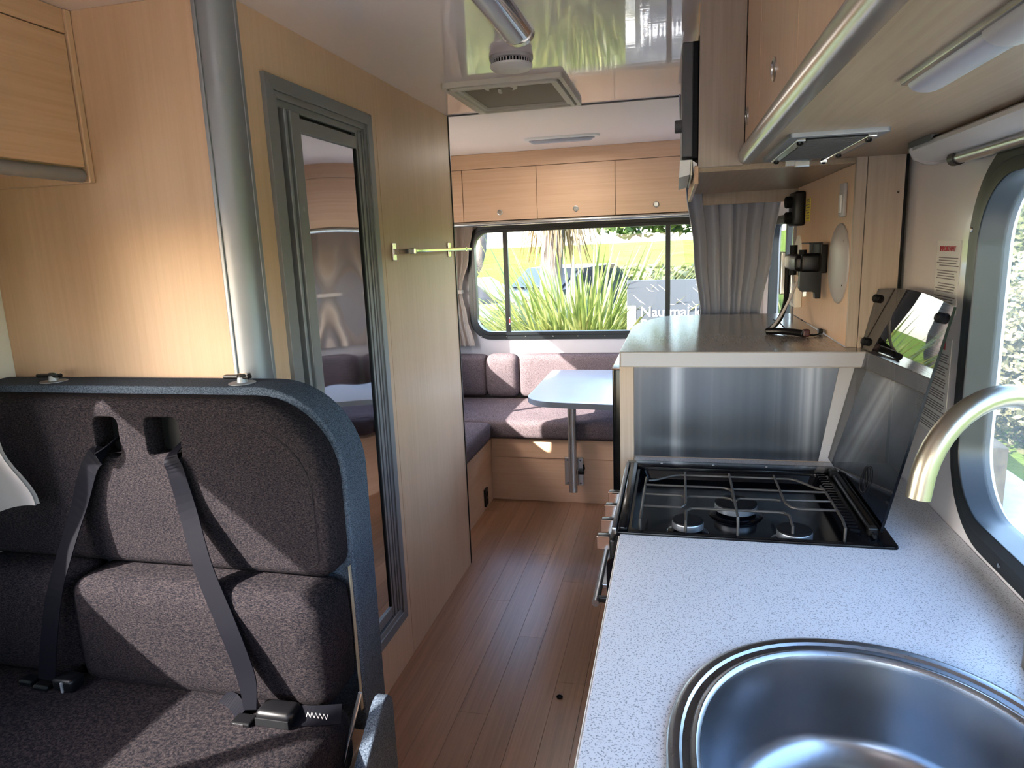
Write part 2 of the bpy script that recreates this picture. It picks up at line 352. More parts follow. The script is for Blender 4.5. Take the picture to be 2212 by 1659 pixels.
def curtain(name, mat, base_pt, udir, ndir, prof, nf, amp, parent=None, th=.0025, nu=120, nv=40, phase=0.):
    """pleated cloth. prof = list of (z, u_start, u_end, fold_amp_factor) from the top down"""
    U, N = Vector(udir), Vector(ndir); rows = []; fine = []
    for i in range(nv+1):
        t = i/nv*(len(prof)-1); k = min(int(t), len(prof)-2); q = t-k; q2 = q*q*(3-2*q); a, b = prof[k], prof[k+1]
        fine.append((a[0]+(b[0]-a[0])*q, a[1]+(b[1]-a[1])*q2, a[2]+(b[2]-a[2])*q2, a[3]+(b[3]-a[3])*q2))
    bb = B(); vs = []
    for side in (0, 1):
        for (z, u0, u1, af) in fine:
            for j in range(nu+1):
                s = j/nu; ph = s*nf*2*PI+phase
                d = amp*af*(math.sin(ph)+.35*math.sin(ph*1.7+1+z*1.2)); su = .25*math.cos(ph)*(u1-u0)/nf*.6
                p = Vector(base_pt)+U*(u0+(u1-u0)*s+su)+N*(d+side*th); vs.append((p.x, p.y, z))
    w = nu+1; o = (nv+1)*w; fs = []
    for i in range(nv):
        for j in range(nu):
            a = i*w+j; fs += [(a, a+1, a+w+1, a+w), (o+a, o+a+w, o+a+w+1, o+a+1)]
    for i in range(nv):
        a = i*w; fs.append((a, a+w, o+a+w, o+a)); a = i*w+nu; fs.append((a, o+a, o+a+w, a+w))
    for j in range(nu):
        fs.append((j, o+j, o+j+1, j+1)); a = nv*w+j; fs.append((a, a+1, o+a+1, o+a))
    bb.raw(vs, fs); return bb.build(name, mat, parent, smooth=True)
def text(name, body, loc, rot, size, mat, parent, ext=.0005, align='LEFT'):
    c = bpy.data.curves.new(name, 'FONT'); c.body = body; c.size = size; c.extrude = ext; c.align_x = align; c.resolution_u = 3
    o = bpy.data.objects.new(name, c); COL.objects.link(o); c.materials.append(M[mat])
    o.rotation_euler = rot; o.location = loc; bpy.context.view_layer.update()
    me = bpy.data.meshes.new_from_object(o); me.transform(o.matrix_world); bpy.data.objects.remove(o)
    me.materials.clear(); return link(name, me, mat, parent)

# ------------------------------------------------------------------ setting: floor, ceiling, walls
XL, XR, YR, YF, ZC = -1.68, .54, 4.55, -1.62, 2.065
fl = B().box(XL-.02, XR+.02, YF-.02, YR+.02, -.06, -.004).build('floor', 'plank_vinyl'); struct(fl)
bm_planks = []
for i in range(4):
    L = 1.2
    bm_planks.append(L)
protos = None
pk = 0
PW = .098
i0 = math.floor((-1.09)/PW)
for i in range(i0, 7):
    x0 = i*PW; off = (i*.47) % 1.2
    y = -.8+off-1.2
    while y < 3.84:
        a, b = max(y, -.75), min(y+1.2, 3.83)
        if b-a > .05 and x0 < XR-.05:
            o = B().box(x0+.0003, min(x0+PW, XR)-.0003, a+.0003, b-.0003, -.0039, 0, .0004, 1).build('plank', 'plank_vinyl', fl); pk += 1
        y += 1.2
struct(B().plate(rect(XL-.02, XR+.02, YF-.02, 2.97), [], ZC+.03, ZC, 2).build('ceiling', 'ceiling_gloss'))
rc = struct(B().plate(rect(XL-.02, XR+.02, 2.97, YR+.02), [], ZC+.03, ZC+.001, 2).build('ceiling', 'ceiling_satin'))
struct(B().box(-.957, XR, 2.962, 2.976, ZC-.004, ZC+.001, .001, 1).build('trim_2', 'dark_grey_plastic'))
# window openings  (a0,a1,z0,z1,r)
WR = (-1.335, .165, .925, 1.615, .11)     # rear, along x
WK = (.10, 1.40, .985, 1.60, .13)         # kitchen, right wall, along y
WL1 = (-.40, .93, 1.06, 1.60, .10)        # beside the front seat
WL2 = (2.99, 4.10, 1.06, 1.60, .10)       # left of the lounge
WR5 = (3.20, 4.20, .96, 1.58, .10)        # right of the lounge
WF = (-1.0, .30, 1.05, 1.65, .12)          # cab windscreen
def hole(w): return rrect(w[0], w[1], w[2], w[3], w[4], 7)
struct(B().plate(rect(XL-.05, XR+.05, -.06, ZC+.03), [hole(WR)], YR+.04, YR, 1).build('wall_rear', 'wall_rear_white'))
struct(B().plate(rect(YF, YR+.04, -.06, ZC+.03), [hole(WK), hole(WR5)], XR+.04, XR, 0).build('wall_right', 'wall_white'))
struct(B().plate(rect(YF, YR+.04, -.06, ZC+.03), [hole(WL1), hole(WL2)], XL-.04, XL, 0).build('wall_left', 'cream_wall'))
struct(B().plate(rect(XL-.05, XR+.05, -.06, ZC+.03), [hole(WF)], YF-.04, YF, 1).build('wall_front', 'cream_wall'))

def window(name, axis, plane, inward, w, fw, mulls=(), screws=(), fmat='frame_black', sill=.012, gm='window_glass'):
    """rounded rubber/aluminium frame, inner stepped frame, mullions, pane"""
    e = empty(name, ((w[0]+w[1])/2, plane, w[2]) if axis == 1 else (plane, (w[0]+w[1])/2, w[2])); struct(e)
    f = B().plate(rrect(w[0]-fw, w[1]+fw, w[2]-fw, w[3]+fw, w[4]+fw*.8, 9), [rrect(w[0]+.001, w[1]-.001, w[2]+.001, w[3]-.001, w[4], 9)], plane, plane+inward*sill, axis, .003, 2)
    f.plate(rrect(w[0]-.012, w[1]+.012, w[2]-.012, w[3]+.012, w[4], 9), [rrect(w[0]+.012, w[1]-.012, w[2]+.012, w[3]-.012, w[4]-.01, 9)], plane-inward*.03, plane+inward*(sill+.006), axis, .003, 2)
    fo = f.build('window_frame', fmat, e, smooth=True)
    for m in mulls:
        b = B(); q = m; hw = .016
        if axis == 1: b.box(q-hw, q+hw, min(plane-inward*.025, plane+inward*.004), max(plane-inward*.025, plane+inward*.004), w[2], w[3], .003)
        else: b.box(min(plane-inward*.025, plane+inward*.004), max(plane-inward*.025, plane+inward*.004), q-hw, q+hw, w[2], w[3], .003)
        b.build('mullion', fmat, e)
    for (u, v) in screws:
        c = (u, plane+inward*sill, v) if axis == 1 else (plane+inward*sill, u, v)
        B().lathe(c, [(.0045, 0), (.004, .0015), (.001, .002)], 10, (0, inward, 0) if axis == 1 else (inward, 0, 0)).build('screw', 'chrome', fo)
    B().plate(rrect(w[0]+.003, w[1]-.003, w[2]+.003, w[3]-.003, w[4], 9), [], plane-inward*.022, plane-inward*.018, axis).build('pane', gm, e)
    return e
sr = [(x, WR[2]-.022) for x in (-1.30, -1.12, -.99, -.80, -.63, -.45, -.28)]
window('window_1', 1, YR, -1, WR, .042, (-1.11, -.045), sr)
wl_ = tag(empty('mullion_label', (-1.105, YR-.006, .98)), 'tiny red and white label low on the left mullion of the rear window', 'label')
B().box(-1.100, -1.094, YR-.0062, YR-.0045, .985, 1.035).build('sticker', 'white_plastic', wl_); B().box(-1.1005, -1.0935, YR-.0066, YR-.0046, .995, 1.025).build('print', 'red_print', wl_)
window('window_2', 0, XR, -1, WK, .045, (), [(.3, WK[2]-.03), (.62, WK[2]-.03), (.94, WK[2]-.03), (1.2, WK[2]-.03), (WK[1]+.032, 1.5)], sill=.016, gm='dusty_glass')
window('window_3', 0, XL, 1, WL1, .03, (.28,))
window('window_4', 0, XL, 1, WL2, .03, (3.44,))
window('window_5', 0, XR, -1, WR5, .03, (3.7,))
window('window_6', 1, YF, 1, WF, .03)

# ------------------------------------------------------------------ bathroom: panels, corner profile, door
BX = -.957
DH = rect(1.585, 2.11, .215, 1.90)
bw = struct(B().box(BX-.044, BX-.028, 1.475, 2.97, 0, ZC).build('wall_bathroom', 'maple_upright'))
B().plate(rect(1.466, 2.200, 0, ZC), [rrect(1.565, 2.13, .205, 1.915, .01, 2)], BX-.027, BX, 0, .0008, 1).build('panel', 'maple_upright', bw)
B().box(BX-.005, BX, 2.2025, 2.966, 0, ZC, .0008, 1).build('panel', 'maple_upright', bw)
B().box(XL, BX-.046, 2.945, 2.965, 0, ZC).build('panel', 'maple_upright', bw)
fp = struct(B().box(XL, -1.0, 1.42, 1.438, 0, ZC, .001, 1).build('wall_bathroom_front', 'maple_upright'))
struct(B().box(BX-.001, BX+.004, 2.964, 2.972, 0, ZC, .001, 1).build('trim_3', 'frame_black'))
# rounded aluminium corner profile
pr = []
for k in range(9):
    a = -PI/2+k/8*PI/2; pr.append((BX-.044+.046*math.cos(a), 1.462+.046*math.sin(a)))
pr = [(-1.018, 1.416)]+pr+[(BX+.002, 1.476), (BX-.004, 1.476)]+[(BX-.046+.040*math.cos(a), 1.464+.040*math.sin(a)) for a in (0, -PI/8, -PI/4, -3*PI/8, -PI/2)]+[(-1.018, 1.424)]
cp = B(); n = len(pr)
cp.prism(pr, 0, ZC, 2); cpo = struct(cp.build('trim_1', 'aluminium', smooth=True))
B().box(-1.022, -1.012, 1.412, 1.42, 0, ZC, .002).build('bead', 'aluminium', cpo); B().box(BX, BX+.004, 1.468, 1.480, 0, ZC, .0015).build('bead', 'aluminium', cpo)

def doorframe(y0, y1, z0, z1, w, a0, a1, mat, par, name):
    """four mitred bars"""
    P = [[(y0, z0), (y1, z0), (y1-w, z0+w), (y0+w, z0+w)], [(y1, z0), (y1, z1), (y1-w, z1-w), (y1-w, z0+w)], [(y1, z1), (y0, z1), (y0+w, z1-w), (y1-w, z1-w)], [(y0, z1), (y0, z0), (y0+w, z0+w), (y0+w, z1-w)]]
    for p in P: B().plate(p, [], a0, a1, 0, .0012, 2).build(name, mat, par)
dr = struct(empty('door_1', (BX, 1.85, .188)), )
doorframe(1.549, 2.147, .188, 1.931, .034, BX, BX+.012, 'aluminium_door', dr, 'outer_frame')
doorframe(1.580, 2.118, .218, 1.902, .022, BX-.03, BX+.007, 'aluminium_door', dr, 'inner_frame')
for k in range(4): B().box(BX-.02, BX+.002+.0025*(k % 2), 2.040+k*.014, 2.049+k*.014, .240, 1.872, .001, 1).build('track_rib', 'aluminium_door', dr)
lf = B(); lf.box(BX-.018, BX+.008, 1.628, 1.638, .250, 1.862, .002).box(BX-.018, BX+.001, 1.640, 1.655, .250, 1.862, .003); lf.build('edge_seal', 'aluminium', dr)
stl = B().box(BX-.018, BX+.010, 1.655, 1.700, .250, 1.862, .003).build('door_stile', 'aluminium_door', dr)
B().lathe((BX+.010, 1.675, 1.62), [(.008, 0), (.007, .001), (.003, .0015)], 16, (1, 0, 0)).build('lock_cap', 'aluminium', stl)
B().box(BX-.012, BX+.0005, 1.59, 2.10, 1.862, 1.90, .002).build('top_track', 'aluminium_door', dr)
B().box(BX-.018, BX+.004, 1.70, 2.036, 1.815, 1.852, .003).build('door_rail', 'aluminium_door', dr); B().box(BX-.018, BX+.004, 1.70, 2.036, .250, .287, .003).build('door_rail', 'aluminium_door', dr)
B().box(BX-.018, BX+.003, 2.028, 2.038, .287, 1.815, .002).build('door_stile', 'black_rubber', dr)
B().box(BX-.020, BX-.012, 1.625, 2.10, .23, 1.88).build('door_leaf', 'black_plastic', dr)
mir = B(); ny, nz = 24, 60; vs = []; fs = []
for j in range(nz+1):
    for i in range(ny+1):
        u, v = i/ny, j/nz; vs.append((BX-.002-.0035*math.sin(u*PI)*(.4+.6*math.sin(v*PI)), 1.698+.334*u, .285+1.532*v))
for j in range(nz):
    for i in range(ny): a = j*(ny+1)+i; fs.append((a, a+1, a+ny+2, a+ny+1))
mir.raw(vs, fs); mir.build('mirror_panel', 'warped_mirror', dr, smooth=True)

# chrome towel rail
tr = tag(empty('towel_rail', (BX, 2.27, 1.50)), 'chrome towel rail on the wood panel between mirror door and wall corner', 'towel rail')
for y in (2.275, 2.885):
    pl = B().box(BX, BX+.006, y-.016, y+.016, 1.472, 1.532, .002).build('mounting_plate', 'chrome', tr)
    B().box(BX+.005, BX+.082, y-.008, y+.008, 1.492, 1.511, .002).build('arm', 'chrome', tr)
B().box(BX+.070, BX+.082, 2.283, 2.965, 1.496, 1.508, .003).build('rail_bar', 'chrome', tr)

# ------------------------------------------------------------------ left overhead locker
lk = tag(empty('overhead_locker', (-1.51, .6, 1.69)), 'maple overhead locker high on the left wall above the front seat', 'locker')
B().box(XL+.001, -1.352, -.6, 1.40, 1.715, 1.733).build('bottom_board', 'maple_long', lk)
B().box(XL+.001, -1.338, 1.402, 1.419, 1.688, ZC-.001, .002, 1).build('side_panel', 'maple_upright', lk)
B().box(-1.352, -1.343, -.6, 1.401, 2.012, ZC-.001, .001, 1).build('top_fascia', 'maple_long', lk)
B().box(-1.352, -1.342, .45, 1.398, 1.722, 2.009, .0015, 1).build('door', 'maple_long', lk)
B().box(-1.352, -1.342, -.5, .447, 1.722, 2.009, .0015, 1).build('door', 'maple_long', lk)
B().prism([(-1.350+.016*math.cos(a)-.004, 1.704+.016*math.sin(a)) for a in [k/12*2*PI for k in range(12)]], -.6, 1.395, 1).build('grab_profile', 'aluminium', lk, smooth=True)

# ------------------------------------------------------------------ front bench seat
ST = tag(empty('bench_seat', (-1.15, 1.1, 0)), 'charcoal fabric front bench seat with high back and two seat belts', 'seat')
B().plate(rrect(XL+.005, -.694, .10, 1.222, [0, 0, .20, 0], 14), [], 1.40, 1.298, 1, .008, 3).build('back_shell', 'charcoal_blue_fabric', ST, smooth=True)
slots = [rrect(-1.268, -1.212, 1.074, 1.160, .012, 3), rrect(-1.132, -1.054, 1.078, 1.162, .012, 3)]
uc = B().plate(rrect(XL+.01, -.704, .808, 1.205, [.03, .05, .185, .02], 12), slots, 1.297, 1.236, 1, .026, 5).build('upper_back_cushion', 'charcoal_fabric', ST, smooth=True)
seam = [(p[0], 1.2345, p[1]) for p in rrect(XL+.02, -.742, .84, 1.150, [.02, .02, .15, .02], 10)][11:-11]
B().tube(seam, .0006, 5).build('seam', 'black_rubber', uc)
for (a, b_) in ((-1.268, -1.212), (-1.132, -1.054)):
    B().box(a, b_, 1.285, 1.297, 1.07, 1.165).build('slot_back', 'black_rubber', ST)
B().box(-1.078, -1.060, 1.272, 1.284, 1.085, 1.158).build('slot_liner', 'slot_olive', ST)
B().cushion(-1.335, -.705, 1.155, 1.297, .545, .800, .036, .012).build('lower_back_cushion', 'charcoal_fabric', ST, smooth=True)
B().cushion(XL+.02, -1.34, 1.165, 1.297, .545, .800, .036, .012).build('lower_back_cushion', 'charcoal_fabric', ST, smooth=True)
B().cushion(XL+.02, -.668, .52, 1.20, .40, .555, .045, .012, 18).build('seat_cushion', 'charcoal_fabric', ST, smooth=True)
B().box(XL+.01, -.69, .55, 1.30, 0, .40, .004).build('seat_base', 'maple_level', ST)
B().box(-.7025, -.6990, 1.286, 1.296, .46, .82, .001).build('inner_rail', 'mesh_brown', ST)
B().plate([(.50, .10), (1.245, .10), (1.245, .47)]+[(1.21+.035*math.cos(a), .525+.035*math.sin(a)) for a in (0, .5, 1.0, 1.5, 2.0, 2.4)]+[(1.02, .42), (.50, .36)], [], -.625, -.598, 0, .006, 3).build('side_board', 'charcoal_blue_fabric', ST, smooth=True)
B().tube([(-.634, 1.165, .600), (-.648, 1.15, .54), (-.668, 1.12, .44), (-.67, 1.10, .36)], .0045, 10).build('strut', 'steel_brushed', ST, smooth=True)
for x in (-1.478, -.955):
    lt = B().lathe((x, 1.345, 1.222), [(.030, 0), (.030, .0015), (.012, .002), (.010, .014)], 24).build('latch', 'aluminium', ST, smooth=True)
    B().box(x-.045, x+.022, 1.337, 1.353, 1.232, 1.241, .003).lathe((x+.004, 1.345, 1.238), [(.014, 0), (.014, .005), (.009, .007)], 18).build('latch_lever', 'black_plastic', lt, smooth=True)
    B().box(x-.004, x+.020, 1.338, 1.352, 1.240, 1.246, .002).build('latch_tip', 'chrome', lt)
def belt(pts, widths, wd): return B().ribbon(smooth_pts(pts, 6), 1, 1)
def strap(name, pts, w, wds, par, mat='belt_web'):
    sp = smooth_pts(pts, 6); n = len(sp); W_ = []; D_ = []
    for i in range(n):
        t = i/(n-1)*(len(pts)-1); k = min(int(t), len(pts)-2); q = t-k
        W_.append(w[k]+(w[k+1]-w[k])*q); D_.append(Vector(wds[k]).lerp(Vector(wds[k+1]), q))
    return B().ribbon(sp, W_, D_, .0011).build(name, mat, par, smooth=False)
b1 = tag(empty('seat_belt', (-1.36, 1.2, .56)), 'black seat belt from the left slot, its buckle in the shade', 'seat belt', 'seat belts of the front bench')
strap('webbing', [(-1.225, 1.290, 1.125), (-1.236, 1.232, 1.098), (-1.283, 1.224, 1.056), (-1.326, 1.214, .953), (-1.348, 1.175, .849), (-1.355, 1.140, .770), (-1.366, 1.117, .667), (-1.371, 1.101, .585)], [.046]*8, [(1, 0, .9), (1, 0, .8), (1, 0, .45), (1, 0, .3), (1, 0, .25), (1, 0, .2), (1, 0, .1), (1, 0, 0)], b1)
B().box(-1.455, -1.42, 1.10, 1.13, .558, .574, .004).box(-1.405, -1.365, 1.09, 1.12, .560, .574, .005).build('tongue', 'black_plastic', b1)
bk = B().box(-1.355, -1.30, 1.095, 1.135, .560, .592, .008, 3).build('buckle', 'black_plastic', b1, smooth=True)
B().box(-1.328, -1.322, 1.092, 1.096, .563, .588, .001).build('buckle_edge', 'aluminium', bk)
b2 = tag(empty('seat_belt', (-.88, 1.2, .56)), 'black seat belt from the right slot, clipped into its buckle in the sun', 'seat belt', 'seat belts of the front bench')
strap('webbing', [(-1.075, 1.290, 1.100), (-1.073, 1.232, 1.080), (-1.060, 1.224, 1.046), (-1.038, 1.217, .962), (-.982, 1.175, .848), (-.905, 1.132, .735), (-.862, 1.112, .643), (-.850, 1.096, .582)], [.030, .034, .044, .047, .047, .047, .046, .032], [(1, .5, .3), (1, .3, .6), (1, 0, .1), (1, 0, .2), (1, 0, .28), (1, 0, .3), (1, 0, .3), (1, 0, .3)], b2)
strap('lap_webbing', [(-.95, 1.142, .566), (-.915, 1.122, .566), (-.870, 1.097, .570)], [.035, .046, .03], [(0, 1, .5), (0, 1, .8), (0, 1, .5)], b2)
tg = B().box(-.880, -.836, 1.068, 1.10, .560, .570, .003); tg.build('tongue', 'black_plastic', b2)
B().box(-.874, -.850, 1.0665, 1.0685, .562, .568, .0008).build('tongue_plate', 'chrome', b2)
bk = B().box(-.830, -.748, 1.078, 1.128, .558, .594, .011, 3).build('buckle', 'black_plastic', b2, smooth=True)
B().box(-.828, -.752, 1.0765, 1.080, .562, .580, .001).build('buckle_rim', 'black_rubber', bk)
strap('buckle_webbing', [(-.755, 1.104, .574), (-.715, 1.115, .572), (-.665, 1.135, .568)], [.042, .038, .038], [(0, 1, .6), (0, 1, .8), (0, 1, .8)], b2)
st = B(); zz = [(-.725+.0045*i, 1.1015, .578+(.012 if i % 2 else 0)) for i in range(12)]
for i in range(11): st.tube([zz[i], zz[i+1]], .0007, 4)
st.build('stitching', 'white_plastic', b2)
# curtain beside the front seat
c1 = tag(empty('window_curtain', (-1.62, 1.15, .90)), 'grey tied curtain at the left frame edge beside the front seat', 'curtain', 'tied window curtains')
curtain('cloth', 'curtain_dark', (-1.655, .92, 0), (.64, .77, 0), (.77, -.64, 0), [(1.66, 0, .24, .6), (1.45, .02, .23, .6), (1.32, .08, .20, .4), (1.25, .08, .24, .4), (1.12, .06, .325, .6), (.965, .03, .378, .7)], 4.5, .014, c1)
B().box(-1.66, -1.54, .985, 1.08, 1.29, 1.32, .006).build('tie_band', 'curtain_dark', c1)

# ------------------------------------------------------------------ ceiling fittings
hx0, hx1, hy0, hy1 = -.795, -.368, 2.402, 2.900
ht = tag(empty('roof_hatch', (-.58, 2.65, ZC-.03)), 'cream square roof hatch with brown mesh blind in the glossy ceiling', 'roof hatch')
for k, (d, z0, z1) in enumerate(((0, .0, .018), (.022, .004, .024), (.036, .002, .016))):
    B().plate(rrect(hx0+d, hx1-d, hy0+d, hy1-d, .012, 3), [rrect(hx0+d+.016, hx1-d-.016, hy0+d+.016, hy1-d-.016, .008, 3)], ZC-z0+.001, ZC-z1, 2, .003, 2).build('frame_step', 'cream_plastic', ht, smooth=True)
B().box(hx0+.05, hx1-.05, hy0+.05, hy1-.05, ZC-.006, ZC-.003).build('mesh_blind', 'mesh_brown', ht)
kn = B().lathe((-.60, 2.49, ZC-.007), [(.058, 0), (.058, -.008), (.046, -.011)], 28).build('knob_base', 'cream_plastic', ht, smooth=True)
B().lathe((-.60, 2.49, ZC-.0175), [(.042, 0), (.042, -.003)], 24).build('knob_dial', 'mesh_brown', kn); B().box(-.606, -.594, 2.462, 2.488, ZC-.034, ZC-.022, .003).build('knob_grip', 'cream_plastic', kn)
B().box(-.66, -.54, 2.440, 2.472, ZC-.012, ZC-.006, .003).build('handle_plate', 'cream_plastic', ht)
sm = tag(empty('smoke_alarm', (-.487, 2.165, ZC-.04)), 'round white smoke alarm on the ceiling between hatch and tube lamp', 'smoke alarm')
B().lathe((-.487, 2.165, ZC), [(.066, .001), (.066, -.010), (.062, -.012)], 40).build('mounting_ring', 'grey_plastic', sm, smooth=True)
B().lathe((-.487, 2.165, ZC-.012), [(.056, 0), (.056, -.012)], 40).build('vent_core', 'black_plastic', sm)
vr = B()
for k in range(40):
    a = 2*PI*k/40; c, s_ = math.cos(a), math.sin(a); vr.tube([(-.487+.060*c, 2.165+.060*s_, ZC-.011), (-.487+.060*c, 2.165+.060*s_, ZC-.025)], .0022, 4)
tag(vr.build('vent_rib', 'grey_plastic', sm), kind='stuff')
B().lathe((-.487, 2.165, ZC-.024), [(.064, 0), (.064, -.006), (.057, -.013), (.025, -.016), (.022, -.0145), (.018, -.0165)], 40).build('cover', 'white_plastic', sm, smooth=True)
tl = tag(empty('tube_lamp', (-.41, 1.70, ZC-.05)), 'chromed half-round tube lamp on the ceiling near the smoke alarm', 'ceiling lamp')
hw = []
for k in range(17):
    a = PI+k/16*PI; hw.append((-.415+.042*math.cos(a), ZC+.032*math.sin(a)))
B().prism(hw, 1.36, 1.935, 1).build('reflector_body', 'chrome', tl, smooth=True)
B().prism([(-.415+(u+.415)*1.06, ZC+(v-ZC)*1.08) for u, v in hw], 1.925, 1.95, 1).build('end_cap', 'aluminium_bright', tl, smooth=True)
B().prism([(-.415+.022*math.cos(PI+k/10*PI), ZC-.026+.014*math.sin(PI+k/10*PI)) for k in range(11)], 1.40, 1.90, 1).build('diffuser', 'lamp_diffuser', tl, smooth=True)
l2 = tag(empty('strip_lamp', (-.59, 3.77, ZC-.02)), 'slim white strip lamp on the rear ceiling before the lockers', 'ceiling lamp')
B().plate(rrect(-.79, -.39, 3.725, 3.815, .04, 6), [], ZC+.001, ZC-.010, 2, .005, 3).build('lamp_base', 'white_plastic', l2, smooth=True)
B().tube([(-.765, 3.77, ZC-.012), (-.74, 3.77, ZC-.014), (-.44, 3.77, ZC-.014), (-.415, 3.77, ZC-.012)], [.004, .015, .015, .004], 14).build('tube', 'lamp_diffuser', l2, smooth=True)

ll = bpy.data.lights.new('rear_fill_light', 'AREA'); ll.shape = 'RECTANGLE'; ll.size = .32; ll.size_y = .03; ll.energy = 1.5; ll.color = (1, .93, .84)  # added soft fill for the rear lounge; the strip lamp itself is off
lo = bpy.data.objects.new('rear_fill_light', ll); COL.objects.link(lo); lo.location = (-.59, 3.77, ZC-.032)

# ------------------------------------------------------------------ rear lockers, rail, curtains
rl = tag(empty('rear_locker', (-.57, 4.37, 1.65)), 'row of maple lockers across the rear wall above the window', 'locker')
B().box(XL+.001, XR-.001, 4.212, 4.545, 1.655, 1.672).build('bottom_board', 'maple_level', rl)
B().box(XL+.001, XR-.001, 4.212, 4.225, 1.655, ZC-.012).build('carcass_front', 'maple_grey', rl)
B().box(XL+.001, XR-.001, 4.198, 4.212, 1.978, ZC+.0005, .0015, 1).build('top_fascia', 'maple_level', rl)
B().box(XL+.002, -1.284, 4.200, 4.212, 1.667, 1.975, .001, 1).build('filler_panel', 'maple_level', rl)
xs = [-1.281, -.8155, -.3455, .125, XR-.003]
for a, b_ in zip(xs[:-1], xs[1:]):
    d = B().box(a+.0015, b_-.0015, 4.198, 4.212, 1.667, 1.975, .0015, 1).build('door', 'maple_level', rl)
    if a < .1: B().lathe(((a+b_)/2, 4.198, 1.715), [(.017, 0), (.017, .003), (.012, .004), (.012, .002)], 24, (0, -1, 0)).build('knob', 'aluminium_bright', d, smooth=True)
B().prism([(4.205+.016*math.cos(a), 1.650+.014*math.sin(a)) for a in [k/14*2*PI for k in range(14)]], XL+.005, XR-.005, 0).build('curtain_rail', 'aluminium_bright', rl, smooth=True)
sp = tag(empty('spot_lamp', (-.565, 4.24, 1.63)), 'small oval white reading lamp under the rear lockers', 'lamp')
B().lathe((-.565, 4.245, 1.655), [(.034, 0), (.034, -.006), (.026, -.012)], 28, sx=1.3, sy=.7).build('body', 'white_plastic', sp, smooth=True)
B().lathe((-.565, 4.245, 1.6425), [(.024, 0), (.018, -.003)], 24, sx=1.3, sy=.7).build('lens', 'lamp_diffuser', sp, smooth=True)
def tied(x0, x1, tie, bot, label, y=4.50):
    e = tag(empty('window_curtain', ((x0+x1)/2, y, .84)), label, 'curtain', 'tied window curtains')
    curtain('cloth', 'curtain_beige', (0, y, 0), (1, 0, 0), (0, -1, 0), [(1.645, x0, x1, .8), (1.45, (x0+tie[0])/2, (x1+tie[1])/2+.01, .8), (1.235, *tie, .5), (1.20, *tie, .5), (1.05, (tie[0]+bot[0])/2, (tie[1]+bot[1])/2-.01, .7), (.845, *bot, .9)], 5, .016, e)
    B().box(tie[0]-.006, tie[1]+.008, y-.035, y+.028, 1.205, 1.232, .006).build('tie_band', 'curtain_beige', e)
    return e
tied(-1.60, -1.325, (-1.50, -1.415), (-1.53, -1.345), 'beige tied curtain at the left end of the rear window')
tied(.13, .45, (.28, .38), (.20, .44), 'beige tied curtain at the right end of the rear window, seen in the mirror')
tag(curtain('window_curtain', 'curtain_beige', (.51, 0, 0), (0, 1, 0), (-1, 0, 0), [(1.70, 3.05, 3.30, .8), (1.3, 3.08, 3.26, .7), (.9, 3.06, 3.30, .9)], 5, .014, nu=60), 'cream narrow curtain hanging on the right wall behind the shelf panel', 'curtain')
tag(curtain('window_curtain', 'curtain_beige', (-1.645, 0, 0), (0, 1, 0), (1, 0, 0), [(1.645, 4.0, 4.40, .8), (1.40, 4.07, 4.38, .8), (1.22, 4.24, 4.34, .5), (1.05, 4.20, 4.36, .7), (.845, 4.12, 4.40, .9)], 5, .013, nu=70), 'beige curtain on the left wall in the rear lounge corner', 'curtain')
tag(curtain('partition_curtain', 'curtain_grey', (0, 2.86, 0), (1, 0, 0), (0, -1, 0), [(ZC-.02, .0, .43, 1), (1.72, .03, .41, 1), (1.45, .065, .375, 1), (1.20, .095, .335, 1), (.7, .10, .33, 1), (.3, .09, .34, 1)], 6.5, .030, nu=200, th=.004, phase=.6), 'grey pleated partition curtain gathered behind the raised shelf', 'curtain')

# ------------------------------------------------------------------ rear lounge
rb = tag(empty('lounge_bench', (-.57, 4.19, 0)), 'maple bench base across the rear wall below the window', 'bench base')
B().box(XL+.001, XR-.001, 3.83, 3.846, 0, .268, .001, 1).build('front_panel', 'maple_level', rb)
B().box(-1.066, XR-.001, 3.824, 3.846, .270, .384, .002, 1).build('top_rail', 'maple_level', rb)
B().box(XL+.001, XR-.001, 3.846, YR-.003, .366, .384).build('bench_top', 'maple_level', rb)
lb = tag(empty('lounge_bench', (-1.37, 3.4, 0)), 'maple bench base along the left wall behind the bathroom', 'bench base')
B().box(-1.086, -1.070, 2.97, 3.829, 0, .268, .001, 1).build('front_panel', 'maple_long', lb)
B().box(-1.086, -1.064, 2.97, 3.823, .270, .384, .002, 1).build('top_rail', 'maple_long', lb)
B().box(XL+.001, -1.087, 2.97, 3.829, .366, .384).build('bench_top', 'maple_long', lb)
rb2 = tag(empty('lounge_bench', (.3, 3.4, 0)), 'maple bench base along the right wall behind the fridge, seen in the mirror', 'bench base')
B().box(.02, .036, 2.97, 3.829, 0, .268, .001, 1).build('front_panel', 'maple_long', rb2)
B().box(.016, .036, 2.97, 3.823, .270, .384, .002, 1).build('top_rail', 'maple_long', rb2); B().box(.036, XR-.001, 2.97, 3.823, .366, .384).build('bench_top', 'maple_long', rb2)
so = tag(empty('power_outlet', (-1.07, 3.66, .03)), 'black power outlet on the left bench base near the floor', 'outlet')
B().plate(rrect(3.625, 3.690, .020, .128, .008, 3), [], -1.070, -1.060, 0, .003, 2).build('face_plate', 'black_plastic', so, smooth=True)
for z in (.05, .095): B().lathe((-1.060, 3.657, z), [(.015, 0), (.015, .002), (.012, .002), (.011, .0005)], 20, (1, 0, 0)).build('socket', 'black_rubber', so)
def cush(label, *a, mat='mauve_fabric', grp='lounge cushions'): return tag(B().cushion(*a).build('seat_cushion', mat, smooth=True), label, 'cushion', grp)
